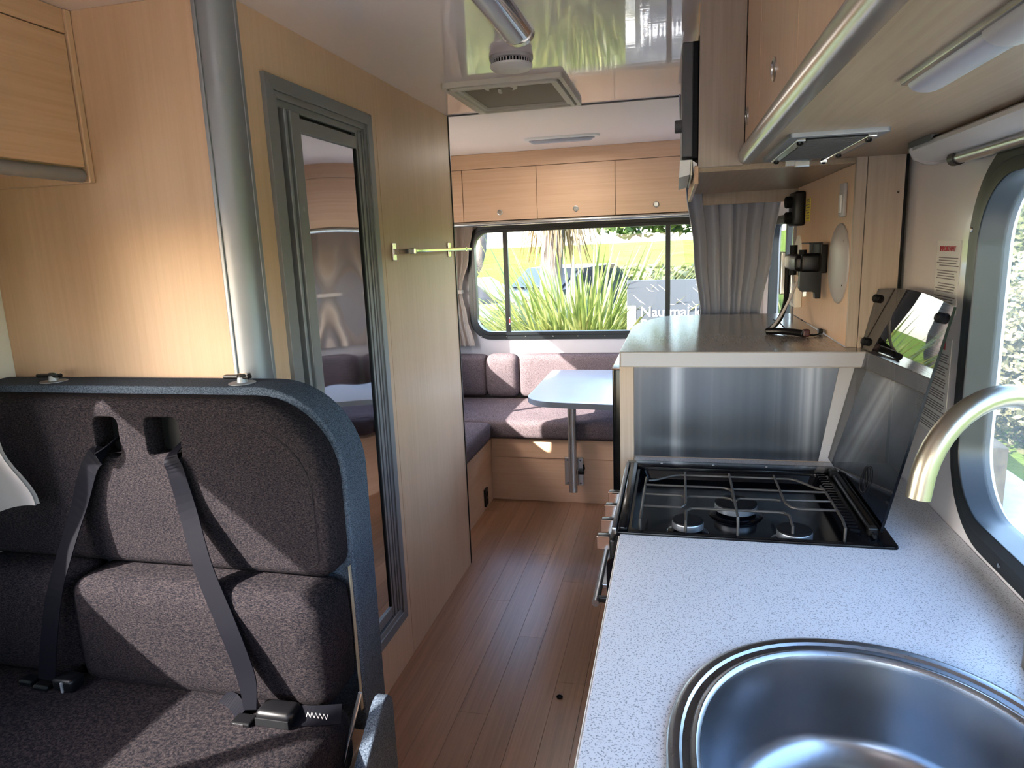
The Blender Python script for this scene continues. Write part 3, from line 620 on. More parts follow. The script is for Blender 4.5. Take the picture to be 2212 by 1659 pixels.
cush('long seat cushion on the rear bench, lit by sun', -1.655, XR-.02, 3.790, 4.43, .391, .500, .028, .006)
cush('seat cushion on the left bench, nearest the bathroom', -1.655, -1.048, 2.985, 3.775, .393, .500, .028, .008)
cush('seat cushion on the right bench, hidden behind the fridge', .012, XR-.02, 2.985, 3.775, .393, .500, .028, .008)
def bcush(label, *a): return tag(B().cushion(*a).build('back_cushion', 'mauve_fabric', smooth=True), label, 'cushion', 'lounge cushions')
bcush('small rounded back cushion in the rear left corner, lit by sun', -1.245, -1.025, 4.405, 4.515, .505, .790, .045, .010)
bcush('left-hand back cushion along the rear wall, beside the small rounded one', -1.655, -1.252, 4.43, 4.535, .505, .785, .03, .006)
bcush('wide back cushion under the rear window behind the table', -1.012, XR-.13, 4.415, 4.525, .505, .792, .03, .006)
bcush('back cushion against the left wall of the lounge', -1.66, -1.56, 3.00, 4.39, .505, .785, .03, .006)
bcush('back cushion against the right wall of the lounge', .42, .525, 3.00, 4.39, .505, .785, .03, .006)
tb = tag(empty('dining_table', (-.4, 3.7, .09)), 'pale grey lounge table with rounded corners on one aluminium leg', 'table')
to = rrect(-.735, -.06, 3.245, 4.12, [.15, .10, .05, .05], 10)
to = [(x, y+(.0 if y > 3.7 else (-.735-x)*.12)) for x, y in to]
B().plate(to, [], .722, .750, 2, .004, 2).build('table_top', 'table_laminate', tb, smooth=True)
B().plate([(x, y) for x, y in to], [], .7215, .7475, 2).rot((-.4, 3.7, .735), 'Z', 0).build('table_edge', 'laminate_edge', tb) if False else None
B().prism([(-.590, 3.757), (-.568, 3.751), (-.547, 3.757), (-.543, 3.775), (-.547, 3.791), (-.568, 3.796), (-.590, 3.791), (-.594, 3.775)], .088, .708, 2).build('leg', 'aluminium_bright', tb, smooth=True)
lgp = B()
for dx in (-.012, 0, .012): lgp.box(-.5685+dx-.002, -.5685+dx+.002, 3.7485, 3.754, .09, .708, .001, 1)
lgp.build('leg_rib', 'aluminium_bright', tb)
B().box(-.615, -.40, 3.735, 3.81, .708, .7215, .003).build('hinge_plate', 'aluminium', tb)
wp = tag(empty('leg_bracket', (-.575, 3.82, .11)), 'aluminium wall bracket that holds the table leg to the rear bench', 'bracket')
for x in (-.605, -.530):
    p = B().box(x-.018, x+.018, 3.812, 3.823, .112, .285, .003).build('plate', 'aluminium_bright', wp)
    for z in (.128, .268): B().lathe((x, 3.812, z), [(.006, 0), (.005, .002), (.002, .0025)], 12, (0, -1, 0)).build('screw', 'dark_grey_plastic', p)
B().box(-.543, -.505, 3.785, 3.811, .188, .215, .007).tube([(-.515, 3.80, .205), (-.506, 3.795, .225), (-.510, 3.795, .250)], .006, 8).build('clamp_lever', 'black_plastic', wp, smooth=True)

# ------------------------------------------------------------------ kitchen: counter, cabinet, hob, sink, tap
HX0, HX1, HY0, HY1 = -.118, .400, 1.318, 1.790
SC = (.232, .715); SA, SB = .238, .268
def ell(sa, sb, n=64, c=SC): 
    out = []
    for k in range(n):
        a = 2*PI*k/n; out.append((c[0]+sa*math.copysign(abs(math.cos(a))**.92, math.cos(a)), c[1]+sb*math.copysign(abs(math.sin(a))**.92, math.sin(a))))
    return out
wt_ = tag(B().plate(rect(-.105, XR-.001, -.60, 1.848), [ell(SA-.035, SB-.035), rect(HX0+.025, HX1-.02, HY0+.012, HY1-.02)], .882, .92, 2, .002, 2).build('worktop', 'speckled_laminate'), 'pale speckled laminate worktop holding the sink and the hob', 'worktop')
B().box(-.1075, -.105, -.60, 1.315, .883, .9185, .0008, 1).build('edge_band', 'edge_laminate', wt_)
kc = tag(empty('kitchen_cabinet', (.2, .6, 0)), 'base cabinet under the worktop along the right wall', 'cabinet')
B().box(-.085, XR-.001, -.60, 1.31, .08, .881).build('carcass', 'maple_grey', kc) if False else None
cb = B().box(-.085, -.070, -.60, 1.310, .08, .880, .001, 1).box(-.05, -.03, -.6, 1.31, 0, .08); cb.build('carcass_front', 'maple_long', kc)
B().box(-.085, XR-.002, 1.292, 1.306, 0, .880).build('side_panel', 'maple_upright', kc)
B().box(-.085, XR-.002, -.60, -.585, 0, .880).build('side_panel', 'maple_upright', kc)
for a, b_ in ((.28, .78), (.785, 1.285)):
    d = B().box(-.100, -.086, a, b_, .10, .865, .002, 1).build('door', 'maple_long', kc)
    B().lathe((-.100, b_-.05, .80), [(.017, 0), (.017, .003), (.012, .004)], 20, (-1, 0, 0)).build('knob', 'aluminium_bright', d)
# sink
sk = tag(empty('sink', (SC[0], SC[1], .77)), 'round stainless steel sink set into the speckled worktop', 'sink')
def rings(levels, name, mat, par, close=True):
    b = B(); n = 72; vs = []; fs = []
    for (d, z) in levels:
        vs += [(x, y, z) for x, y in ell(SA-d, SB-d, n)]
    for i in range(len(levels)-1):
        for k in range(n): fs.append((i*n+k, i*n+(k+1) % n, (i+1)*n+(k+1) % n, (i+1)*n+k))
    if close: fs.append(tuple((len(levels)-1)*n+k for k in range(n)))
    return b.raw(vs, fs).build(name, mat, par, smooth=True)
rings([(.001, .9195), (0, .922), (.003, .9255), (.008, .9265), (.015, .9258), (.018, .9225), (.0265, .9215), (.0295, .9242), (.034, .9245), (.038, .921), (.040, .914)], 'rim', 'steel_brushed', sk, False)
rings([(.0385, .920), (.0405, .912), (.046, .86), (.054, .810), (.064, .790), (.085, .776), (.12, .771), (.19, .768)], 'bowl', 'steel_sink', sk)
B().lathe((SC[0], SC[1], .7685), [(.040, 0), (.040, .002), (.032, .003), (.028, .0005), (.004, .0005)], 28).build('drain', 'chrome', sk, smooth=True)
tp = tag(empty('tap', (.482, .955, .92)), 'brushed champagne metal gooseneck tap behind the sink', 'tap')
B().lathe((.482, .955, .92), [(.024, 0), (.024, .045), (.020, .055), (.015, .06)], 28).build('body', 'champagne_metal', tp, smooth=True)
u_ = Vector((.285-.482, .862-.955, 0)); L_ = u_.length; u_.normalize(); rad = L_/2
cz = 1.190; pts = [Vector((.482, .955, .97)), Vector((.482, .955, 1.08))]
for k in range(0, 21):
    a = PI-k/20*PI*.97; q = Vector((.482, .955, 0))+u_*(rad+rad*math.cos(a)); q.z = cz+rad*math.sin(a)*1.05; pts.append(q)
pts.append(pts[-1]+Vector((u_.x*.002, u_.y*.002, -.012)))
B().tube(pts, .0138, 20).build('spout', 'champagne_metal', tp, smooth=True)
B().tube([(.482, .955, .95), (.520, .976, .955)], .009, 12).build('lever', 'champagne_metal', tp, smooth=True)

# hob
hb = tag(empty('hob', (.14, 1.55, .90)), 'black enamel gas hob with wire grate and a tinted glass lid standing open', 'hob')
B().plate(rrect(HX0, HX1+.012, HY0, HY1, .010, 3), [rrect(HX0+.035, HX1-.052, HY0+.014, HY1-.055, .02, 4)], .915, .9255, 2, .003, 2).build('flange', 'black_enamel', hb, smooth=True)
hp = B(); ho = rrect(HX0+.033, HX1-.050, HY0+.012, HY1-.053, .02, 4)
nn = len(ho); ins = [((x-.125)*.95+.125, (y-1.53)*.95+1.53) for x, y in ho]; vs = [(x, y, .923) for x, y in ho]+[(x, y, .900) for x, y in ins]
hp.raw(vs, [(i, (i+1) % nn, nn+(i+1) % nn, nn+i) for i in range(nn)]+[tuple(nn+i for i in range(nn))]); hp.build('pan', 'black_enamel', hb, smooth=True)
B().box(HX0-.002, HX1-.01, HY1-.058, HY1-.004, .924, .930, .003, 2).build('rear_deck', 'black_enamel', hb, smooth=True)
B().box(HX0-.004, HX0+.006, HY0, HY1-.03, .918, .934, .003).build('front_strip', 'steel_brushed', hb, smooth=True)
B().box(HX0+.008, HX0+.028, HY0+.004, HY1-.04, .925, .935, .004).build('front_lip', 'black_enamel', hb, smooth=True)
for i, x in enumerate((-.03, .10, .23)): B().lathe((x, HY1-.030, .930), [(.003, 0), (.003, .002)], 10, (0, 0, 1)).build('screw', 'aluminium', hb)
hr = B()
for k in range(22): hr.box(.338, .358, HY0+.055+k*.0165, HY0+.063+k*.0165, .9255, .933, .002, 1)
tag(hr.build('vent_rib', 'black_enamel', hb), kind='stuff')
B().tube([(.376, HY0+.03, .931), (.376, HY1-.06, .931)], .004, 10).build('hinge_rod', 'black_plastic', hb, smooth=True)
for y in (HY0+.055, HY1-.07): B().box(.368, .386, y-.009, y+.009, .925, .942, .003).build('hinge_bracket', 'black_plastic', hb)
for (x, y, r) in ((.135, 1.505, .045), (.030, 1.392, .032), (.236, 1.372, .034)):
    e = B().lathe((x, y, .901), [(r+.012, 0), (r+.008, .004), (r*.8, .006), (r*.8, .012)], 36).build('burner', 'black_enamel', hb, smooth=True)
    B().lathe((x, y, .913), [(r, 0), (r, .011), (r*.96, .013)], 36).build('burner_ring', 'burner_ring', e, smooth=True)
    B().lathe((x, y, .9262), [(r*.98, 0), (r*.98, .003), (r*.85, .005)], 36).build('burner_cap', 'burner_cap', e, smooth=True)
gz = .955; gr = 0.0027
def wire(pts, n=1): 
    return B().tube(pts, gr, 8).build('grate_wire', 'wire_grey', hb, smooth=True)
wire([(-.066, 1.345, .903), (-.066, 1.345, .945), (-.064, 1.36, gz), (-.062, 1.55, gz), (-.061, 1.565, .958), (-.060, 1.57, .948)])
wire([(.322, 1.345, .903), (.324, 1.35, .945), (.322, 1.37, gz), (.321, 1.52, gz), (.320, 1.57, gz-.004)])
wire([(-.056, 1.553, gz), (-.042, 1.556, gz), (-.012, 1.583, gz), (.005, 1.596, gz), (.02, 1.60, gz), (.258, 1.60, gz), (.272, 1.592, gz), (.305, 1.545, gz), (.322, 1.535, gz)])
wire([(.027, 1.607, gz+.004), (.026, 1.42, gz+.004), (.024, 1.40, gz+.003), (.016, 1.392, gz), (-.064, 1.392, gz)])
wire([(.127, 1.607, gz+.004), (.127, 1.53, gz+.004), (.125, 1.34, gz+.004), (.125, 1.336, .945), (.125, 1.336, .903)])
wire([(.226, 1.607, gz+.004), (.226, 1.46, gz+.004), (.227, 1.44, gz+.002), (.236, 1.422, gz), (.250, 1.414, gz), (.323, 1.416, gz)])
wire([(-.064, 1.523, gz), (.105, 1.523, gz), (.119, 1.517, gz), (.128, 1.500, gz), (.124, 1.47, gz)])
wire([(.124, 1.52, gz-.001), (.321, 1.52, gz)])
wire([(-.064, 1.463, gz), (.010, 1.463, gz), (.020, 1.460, gz), (.024, 1.452, gz)])
wire([(.028, 1.452, gz), (.034, 1.460, gz), (.105, 1.461, gz), (.118, 1.456, gz), (.124, 1.447, gz)])
wire([(.130, 1.447, gz), (.138, 1.459, gz), (.208, 1.461, gz), (.221, 1.457, gz)])
wire([(.232, 1.461, gz), (.321, 1.466, gz)])
wire([(.025, 1.345, .905), (.025, 1.347, .945), (.026, 1.375, gz), (.036, 1.388, gz), (.05, 1.391, gz), (.205, 1.391, gz), (.218, 1.388, gz), (.226, 1.376, gz), (.228, 1.345, .945), (.228, 1.343, .903)])
# glass lid, leaning on the wall side, hinged along y
def lidp(y, t):      # t from 0 (hinge) to 1 (top)
    return (.388+.095*t, y, .936+.438*t)
yl0, yl1 = HY0+.045, HY1+.045
lp = []
K = 8
out = [(yl0, 0), (yl1, 0), (yl1+.005, .985)]+[(yl1+(yl0-yl1)*k/K, .985+.030*math.sin(k/K*PI)) for k in range(1, K)]+[(yl0, .985)]
nb = len(out); vs = []
nrm = Vector((.438, 0, -.095)).normalized()*.005
for y, t_ in out: vs.append(Vector(lidp(y, t_)))
vs += [v+nrm for v in vs]
B().raw(vs, [tuple(range(nb)), tuple(range(2*nb-1, nb-1, -1))]).build('glass_lid', 'lid_glass', hb)
ed = B().raw(vs, [(i, (i+1) % nb, nb+(i+1) % nb, nb+i) for i in range(nb)]); ed.build('lid_edge', 'black_enamel', hb)
for (y, t_) in ((yl0+.035, .93), (yl1-.02, .935), (yl1-.03, .70)):
    p = Vector(lidp(y, t_)); B().lathe(p, [(.010, 0), (.010, .008), (.006, .012)], 14, (-.95, 0, .25)).build('rubber_buffer', 'black_rubber', hb, smooth=True)
p = Vector(lidp(1.52, .12)); rg = [p+Vector((-.001+.002*math.sin(a)*0, .028*math.cos(a), .028*math.sin(a)))+Vector((.0061*math.sin(a)-.0015, 0, 0)) for a in [k/24*2*PI for k in range(25)]]
B().tube(rg, .0011, 5).build('printed_symbol', 'black_rubber', hb); B().tube([rg[3], rg[15]], .0011, 5).build('printed_symbol', 'black_rubber', hb)
B().tube([p+Vector((-.001, -.008, -.018)), p+Vector((0, 0, .018)), p+Vector((-.001, .008, -.018))], .0012, 5).build('printed_symbol', 'black_rubber', hb)

# oven under the hob
ov = tag(empty('oven', (.1, 1.55, .1)), 'black oven with chrome knobs and bar handle under the gas hob', 'oven')
B().plate(rrect(-.112, .40, .10, .880, .01, 2), [], 1.325, 1.79, 1).build('oven_body', 'black_enamel', ov)
B().box(-.128, -.112, 1.325, 1.785, .800, .905, .007, 3).build('control_fascia', 'black_plastic', ov, smooth=True)
B().plate(rrect(-.133, -.110, .60, .868, [.008, .002, .002, .018], 6), [], 1.318, 1.330, 1, .002, 2).build('side_cheek', 'black_enamel', ov, smooth=True)
for k in range(4):
    y = 1.425+k*.093
    kb = B().lathe((-.128, y, .853), [(.016, 0), (.016, .006), (.012, .008)], 20, (-1, 0, 0)).build('knob', 'black_plastic', ov, smooth=True)
    B().box(-.163, -.136, y-.006, y+.016, .838, .868, .003).build('knob_grip', 'dark_steel', kb, smooth=True)
    B().box(-.164, -.135, y-.0075, y-.005, .8385, .8685, .001).build('knob_rim', 'chrome', kb)
B().box(-.127, -.112, 1.335, 1.78, .12, .795, .003).build('oven_door', 'black_enamel', ov)
B().box(-.148, -.128, 1.36, 1.74, .775, .785, .002).build('handle_shelf', 'steel_brushed', ov)
hd = B().tube([(-.153, 1.285, .780), (-.153, 1.76, .780)], .0075, 14).build('handle_bar', 'steel_brushed', ov, smooth=True)
B().box(-.153, -.116, 1.300, 1.312, .774, .786, .002).build('handle_arm', 'black_plastic', ov); B().box(-.153, -.116, 1.735, 1.747, .774, .786, .002).build('handle_arm', 'black_plastic', ov)

# fridge, raised shelf, splashback
fr = tag(empty('fridge', (.1, 2.2, .1)), 'black-fronted fridge under the raised grey shelf, seen edge on', 'fridge')
B().box(-.128, .40, 1.90, 2.60, .08, 1.165).build('fridge_body', 'black_plastic', fr)
B().box(-.168, -.130, 1.885, 2.42, .10, 1.160, .005, 3).build('door', 'black_enamel', fr, smooth=True)
B().box(-.169, -.131, 1.884, 2.421, 1.157, 1.1625, .002).build('door_trim', 'chrome', fr)
fc = tag(empty('fridge_cabinet', (.14, 2.25, 0)), 'maple fridge housing with brushed steel splashback behind the hob', 'cabinet')
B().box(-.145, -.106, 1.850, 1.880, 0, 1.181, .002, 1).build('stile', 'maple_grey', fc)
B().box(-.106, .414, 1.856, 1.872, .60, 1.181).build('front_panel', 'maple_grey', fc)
B().prism([(-.106, .9215), (.368, .9215), (.408, 1.181), (-.106, 1.181)], 1.8505, 1.856, 1).build('splashback', 'steel_splash', fc)
B().prism([(.3685, .9215), (.536, .9215), (.536, 1.181), (.4085, 1.181)], 1.8500, 1.856, 1).build('side_infill', 'laminate_edge', fc)
sh = [(-.141, 1.795), (-.139, 2.36), (-.125, 2.45), (-.09, 2.56), (-.05, 2.65), (-.01, 2.70), (.10, 2.715), (.419, 2.715), (.419, 1.86), (.50, 1.86), (.50, 1.785), (-.128, 1.785), (-.139, 1.787)]
shf = tag(B().plate(sh, [], 1.182, 1.222, 2, .0025, 2).build('raised_shelf', 'grey_laminate', smooth=True), 'grey laminate raised shelf on the fridge housing with cables on it', 'shelf')
B().box(-.136, .498, 1.7838, 1.786, 1.184, 1.2195, .0008, 1).build('edge_band', 'laminate_edge', shf)
# tall side panel with the wall-mounted things
tpn = tag(empty('shelf_side_panel', (.45, 2.3, 1.22)), 'tall maple panel at the right end of the raised shelf', 'panel')
B().box(.420, .436, 1.862, 2.66, 1.2225, 1.6675, .001, 1).build('side_board', 'maple_upright', tpn)
B().box(.420, .444, 1.848, 1.862, 1.2225, 1.692, .001, 1).build('front_edge', 'maple_grey', tpn)
B().box(.4455, .527, 1.848, 1.862, .922, 1.692, .001, 1).build('front_board', 'maple_grey', tpn)
B().box(.527, .533, 1.846, 1.862, .922, 1.692, .001, 1).build('dark_gasket', 'black_rubber', tpn)
B().lathe((.514, 1.848, 1.595), [(.0025, 0), (.002, .001)], 10, (0, -1, 0)).build('screw', 'dark_grey_plastic', tpn)

# overhead kitchen lockers
ko = tag(empty('kitchen_overhead_locker', (.35, .8, 1.68)), 'maple overhead kitchen lockers with aluminium grab profile and range hood', 'locker')
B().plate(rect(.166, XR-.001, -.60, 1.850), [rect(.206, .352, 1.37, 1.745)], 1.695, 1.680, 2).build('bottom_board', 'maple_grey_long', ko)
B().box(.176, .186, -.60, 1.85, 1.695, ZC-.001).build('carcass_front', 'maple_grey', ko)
ys = [-.58, .17, .634, 1.098, 1.562, 1.848]
for a, b_ in zip(ys[:-1], ys[1:]):
    d = B().box(.164, .176, a+.0015, b_-.0015, 1.722, ZC-.006, .0015, 1).build('door', 'maple_upright', ko)
    y = (a+b_)/2 if b_ < 1.8 else 1.790
    B().lathe((.164, y, 1.783), [(.020, 0), (.020, .003), (.014, .005), (.013, .001)], 22, (-1, 0, 0)).build('knob', 'aluminium_bright', d, smooth=True)
gp = [(.160, 1.720)]+[(.172-.030*math.cos(a), 1.694-.0+.026*math.sin(-a)*.9+.0) for a in [k/8*PI/2 for k in range(9)]]+[(.182, 1.676), (.182, 1.680), (.166, 1.690), (.164, 1.720)]
gp = [(.158, 1.7205), (.152, 1.714), (.149, 1.706), (.149, 1.697), (.151, 1.689), (.1555, 1.683), (.162, 1.679), (.1765, 1.678), (.1765, 1.681), (.163, 1.681), (.163, 1.7205)]
B().prism(gp, -.60, 1.846, 1).build('grab_profile', 'aluminium_bright', ko, smooth=True)
# range hood
rh = tag(empty('range_hood', (.28, 1.56, 1.68)), 'small range hood with dark mesh filter under the kitchen lockers', 'range hood')
B().plate(rrect(.196, .362, 1.36, 1.755, .008, 3), [rect(.214, .344, 1.378, 1.737)], 1.6805, 1.672, 2, .002, 2).build('hood_frame', 'aluminium', rh, smooth=True)
B().box(.205, .353, 1.369, 1.746, 1.700, 1.706).build('hood_box', 'black_plastic', rh)
B().box(.232, .330, 1.395, 1.735, 1.672, 1.677, .001).build('filter', 'black_rubber', rh)
fr_ = B()
for k in range(26): fr_.box(.232, .330, 1.400+k*.0128, 1.4035+k*.0128, 1.6695, 1.6725)
tag(fr_.build('filter_rib', 'dark_grey_plastic', rh), kind='stuff')
for x in (.220, .338): B().box(x-.008, x+.008, 1.385, 1.735, 1.668, 1.678, .002).build('filter_rail', 'aluminium_bright', rh)
for x, y in ((.221, 1.405), (.340, 1.42), (.340, 1.66), (.222, 1.72)): B().lathe((x, y, 1.668), [(.006, 0), (.006, -.003), (.003, -.005)], 12).build('screw', 'black_plastic', rh)
B().box(.265, .300, 1.742, 1.752, 1.655, 1.673, .004).box(.245, .28, 1.746, 1.75, 1.66, 1.674, .001).build('switch', 'aluminium_bright', rh)
B().lathe((.325, 1.742, 1.665), [(.007, -.006), (.007, .006)], 14, (0, -1, 0)).build('button', 'chrome', rh)
# lamp under lockers
kl = tag(empty('under_cabinet_lamp', (.29, .83, 1.66)), 'slim lamp with pale diffuser under the kitchen lockers at upper right', 'lamp')
B().plate(rrect(.261, .317, .60, .970, .010, 4), [], 1.6805, 1.673, 2, .003, 2).build('lamp_tray', 'aluminium_bright', kl, smooth=True)
B().prism([(.289+.021*math.cos(a), 1.6735+.012*math.sin(a)) for a in [PI+k/12*PI for k in range(13)]], .742, .955, 1).build('diffuser', 'lamp_diffuser', kl, smooth=True)
B().prism([(.289+.024*math.cos(a), 1.6735+.015*math.sin(a)) for a in [PI+k/12*PI for k in range(13)]], .61, .742, 1).build('end_cap', 'grey_plastic', kl, smooth=True)
# roller blind
rbk = tag(empty('roller_blind', (.50, .9, 1.63)), 'white roller blind cassette above the kitchen window', 'blind')
B().prism([(.536, 1.679), (.500, 1.679), (.482, 1.677), (.475, 1.672), (.473, 1.664), (.482, 1.650), (.498, 1.642), (.515, 1.640), (.536, 1.643)], -.05, 1.628, 1).build('cassette', 'blind_fabric', rbk, smooth=True)
B().prism([(.538, 1.6795), (.500, 1.6795), (.478, 1.679), (.469, 1.674), (.469, 1.662), (.478, 1.646), (.498, 1.636), (.515, 1.634), (.538, 1.638)], 1.628, 1.634, 1).build('end_plate', 'grey_plastic', rbk, smooth=True)
B().prism([(.48, 1.6795), (.466, 1.6795), (.466, 1.668), (.472, 1.676)], 1.50, 1.634, 1).build('fixing_clip', 'dark_grey_plastic', rbk)
B().tube([(.513, -.05, 1.633), (.513, 1.49, 1.633)], .011, 14).build('pull_bar', 'aluminium_bright', rbk, smooth=True)
B().tube([(.513, 1.486, 1.633), (.513, 1.512, 1.633)], .0135, 14).build('bar_end_cap', 'black_plastic', rbk, smooth=True)

# microwave housing that stands out at the end of the lockers
mh = tag(empty('microwave_cabinet', (.25, 2.15, 1.68)), 'tall maple cabinet end panel holding the microwave above the shelf', 'cabinet')
B().box(.0545, .163, 1.850, 1.864, 1.678, ZC-.001, .0015, 1).build('front_end_panel', 'maple_grey', mh)
B().box(.056, .536, 1.866, 2.70, 1.668, 1.682, .001, 1).build('bottom_board', 'maple_grey_long', mh)
B().box(.0545, .536, 2.686, 2.70, 1.684, ZC-.001).build('rear_panel', 'maple_grey', mh)
B().box(.045, .056, 1.856, 2.70, 1.640, 1.684, .0015, 1).build('front_lip', 'maple_long', mh)
B().box(.0575, .42, 1.852, 1.866, 1.641, 1.678, .0015, 1).build('lower_fascia', 'maple_grey', mh) if False else None
B().box(.10, .536, 2.702, 2.716, 1.626, 1.684, .001, 1).build('rear_drop_board', 'maple_grey', mh)
B().box(.052, .056, 1.866, 2.686, 1.99, ZC-.001).build('top_fascia', 'maple_long', mh)
mw = tag(empty('microwave', (.2, 2.2, 1.69)), 'dark grey microwave with a round knob, seen edge on above the curtain', 'microwave')
B().box(.052, .42, 1.885, 2.66, 1.700, 1.985, .003).build('housing', 'black_plastic', mw)
B().box(.036, .055, 1.868, 2.42, 1.703, 1.980, .004).build('door_frame', 'black_rubber', mw)
B().box(.014, .040, 1.864, 2.42, 1.708, 1.978, .003).build('door', 'dark_grey_plastic', mw)
B().lathe((.014, 1.92, 1.790), [(.016, 0), (.016, .016), (.014, .018)], 20, (-1, 0, 0)).build('knob', 'dark_grey_plastic', mw, smooth=True)
br = tag(empty('plastic_bracket', (.03, 1.87, 1.66)), 'broken white plastic bracket under the microwave door', 'bracket')
B().prism([(.010, 1.700), (.036, 1.700), (.034, 1.664), (.008, 1.658)], 1.862, 2.30, 1).build('channel', 'white_plastic', br)
B().box(.036, .0405, 1.862, 2.3, 1.662, 1.700, .001).build('rib', 'cream_plastic', br); B().prism([(.041, 1.698), (.052, 1.690), (.052, 1.668), (.044, 1.664)], 1.862, 1.95, 1).build('rib', 'white_plastic', br)

# things on the side panel and the shelf
PX = .420
cv = tag(empty('cover_disc', (PX, 1.97, 1.35)), 'large round white cover plate on the shelf side panel', 'cover plate')
B().lathe((PX, 1.970, 1.426), [(.104, 0), (.103, .004), (.092, .010), (.060, .016), (.02, .019)], 44, (-1, 0, 0), 1, 1).build('dome', 'grey_plastic', cv, smooth=True)
for a in (.9, -1.0, 2.4, -2.5): B().lathe((PX-.007, 1.970+.093*math.cos(a), 1.426+.093*math.sin(a)*.9), [(.005, 0), (.004, .003)], 10, (-1, 0, 0)).build('screw', 'dark_grey_plastic', cv)
c2 = tag(empty('cover_disc', (PX, 2.60, 1.38)), 'smaller white cover plate behind the television bracket', 'cover plate')
B().lathe((PX, 2.60, 1.445), [(.060, 0), (.058, .004), (.040, .009)], 32, (-1, 0, 0)).build('dome', 'white_plastic', c2, smooth=True)
sw = tag(empty('light_switch', (PX, 1.95, 1.54)), 'slim white rocker switch on the side panel above the round cover', 'switch')
B().box(PX-.010, PX, 1.925, 1.972, 1.545, 1.628, .003).build('switch_body', 'grey_plastic', sw, smooth=True); B().box(PX-.014, PX-.009, 1.935, 1.955, 1.555, 1.60, .002).build('rocker', 'white_plastic', sw)
ds = tag(empty('power_socket', (PX, 2.58, 1.53)), 'black twin 12-volt socket with two round caps on the side panel', 'socket')
B().box(PX-.035, PX, 2.50, 2.63, 1.535, 1.648, .008, 3).build('socket_body', 'black_plastic', ds, smooth=True)
for z in (1.563, 1.615): B().lathe((PX-.035, 2.565, z), [(.020, 0), (.020, .018), (.016, .022)], 20, (-1, 0, 0)).build('socket_cap', 'black_rubber', ds, smooth=True)
yb = tag(empty('warning_label', (PX, 2.49, 1.54)), 'small yellow warning label beside the black twin socket', 'label')
B().box(PX-.0015, PX, 2.415, 2.490, 1.548, 1.620).build('sticker', 'yellow_label', yb)
yi = B()
for k in range(7): yi.box(PX-.0025, PX-.0015, 2.425, 2.470+.014*(k % 2), 1.556+k*.0085, 1.5585+k*.0085)
yi.build('print', 'ink', yb); B().box(PX-.0027, PX-.0014, 2.43, 2.475, 1.612, 1.617).build('print', 'ink', yb)
wo = tag(empty('wall_outlet', (PX, 2.60, 1.26)), 'white mains outlet low on the side panel behind the cables', 'outlet')
B().box(PX-.024, PX, 2.50, 2.63, 1.262, 1.345, .004).build('outlet_box', 'white_plastic', wo, smooth=True)
B().box(PX-.0265, PX-.023, 2.515, 2.555, 1.275, 1.325, .003).build('socket_face', 'grey_plastic', wo)
tv = tag(empty('television_bracket', (.38, 2.2, 1.30)), 'black folding television bracket with silver plates on the side panel', 'bracket')
B().box(.396, PX, 2.12, 2.24, 1.395, 1.475, .003).build('wall_plate', 'black_plastic', tv)
B().box(.345, .400, 2.09, 2.16, 1.400, 1.452, .010, 3).build('arm', 'black_plastic', tv, smooth=True)
B().box(.330, .375, 2.10, 2.30, 1.402, 1.448, .012, 3).build('arm', 'black_plastic', tv, smooth=True)
B().tube([(.355, 2.13, 1.39), (.355, 2.13, 1.462)], .011, 14).build('pivot', 'black_rubber', tv, smooth=True)
B().tube([(.352, 2.27, 1.385), (.352, 2.27, 1.475)], .011, 14).build('pivot', 'black_rubber', tv, smooth=True)
B().box(.362, .398, 2.08, 2.20, 1.478, 1.482, .001).box(.394, .398, 2.08, 2.20, 1.45, 1.482, .001).box(.372, .380, 2.12, 2.135, 1.45, 1.48, .001).build('cable_clip', 'black_plastic', tv)
B().prism([(.345, 1.402), (.402, 1.402), (.402, 1.325), (.388, 1.325), (.386, 1.342), (.376, 1.345), (.352, 1.345), (.345, 1.355)], 2.10, 2.128, 1).build('lower_arm', 'black_plastic', tv)
B().box(.356, .366, 2.108, 2.120, 1.330, 1.346, .001).build('bolt', 'aluminium_bright', tv)
for x in (.327, .356):
    p = B().box(x-.006, x+.006, 2.290, 2.330, 1.325, 1.455, .002).build('screen_plate', 'aluminium_bright', tv)
B().box(.330, .352, 2.296, 2.325, 1.388, 1.402, .002).build('cross_bar', 'black_plastic', tv)
cbk = tag(empty('power_cable', (.33, 2.2, 1.223)), 'black cable with plug dangling from the bracket onto the shelf', 'cable')
B().tube(smooth_pts([(.342, 2.30, 1.43), (.340, 2.295, 1.36), (.336, 2.28, 1.30), (.312, 2.22, 1.255), (.280, 2.15, 1.236), (.266, 2.12, 1.232)], 6), .008, 10).build('lead', 'black_rubber', cbk, smooth=True)
B().tube(smooth_pts([(.264, 2.12, 1.231), (.300, 2.10, 1.233), (.335, 2.07, 1.233), (.356, 2.05, 1.231)], 6), [.010]*18+[.0125], 12).build('plug', 'black_plastic', cbk, smooth=True)
B().box(.350, .368, 2.036, 2.060, 1.224, 1.244, .004).build('plug_tip', 'dark_red', cbk)
B().tube(smooth_pts([(.362, 2.05, 1.228), (.385, 2.06, 1.226), (.402, 2.09, 1.227), (.408, 2.11, 1.232)], 6), .0022, 8).build('thin_lead', 'black_rubber', cbk, smooth=True)
B().box(.402, .414, 2.10, 2.125, 1.224, 1.238, .003).build('clip', 'black_plastic', cbk)
cb2 = tag(B().tube(smooth_pts([(.385, 2.12, 1.40), (.362, 2.12, 1.395), (.345, 2.14, 1.37), (.325, 2.16, 1.31), (.298, 2.15, 1.26), (.275, 2.13, 1.236)], 6), .0042, 10).build('aerial_cable', 'grey_plastic', smooth=True), 'thin grey cable looping from the bracket beside the black one', 'cable')
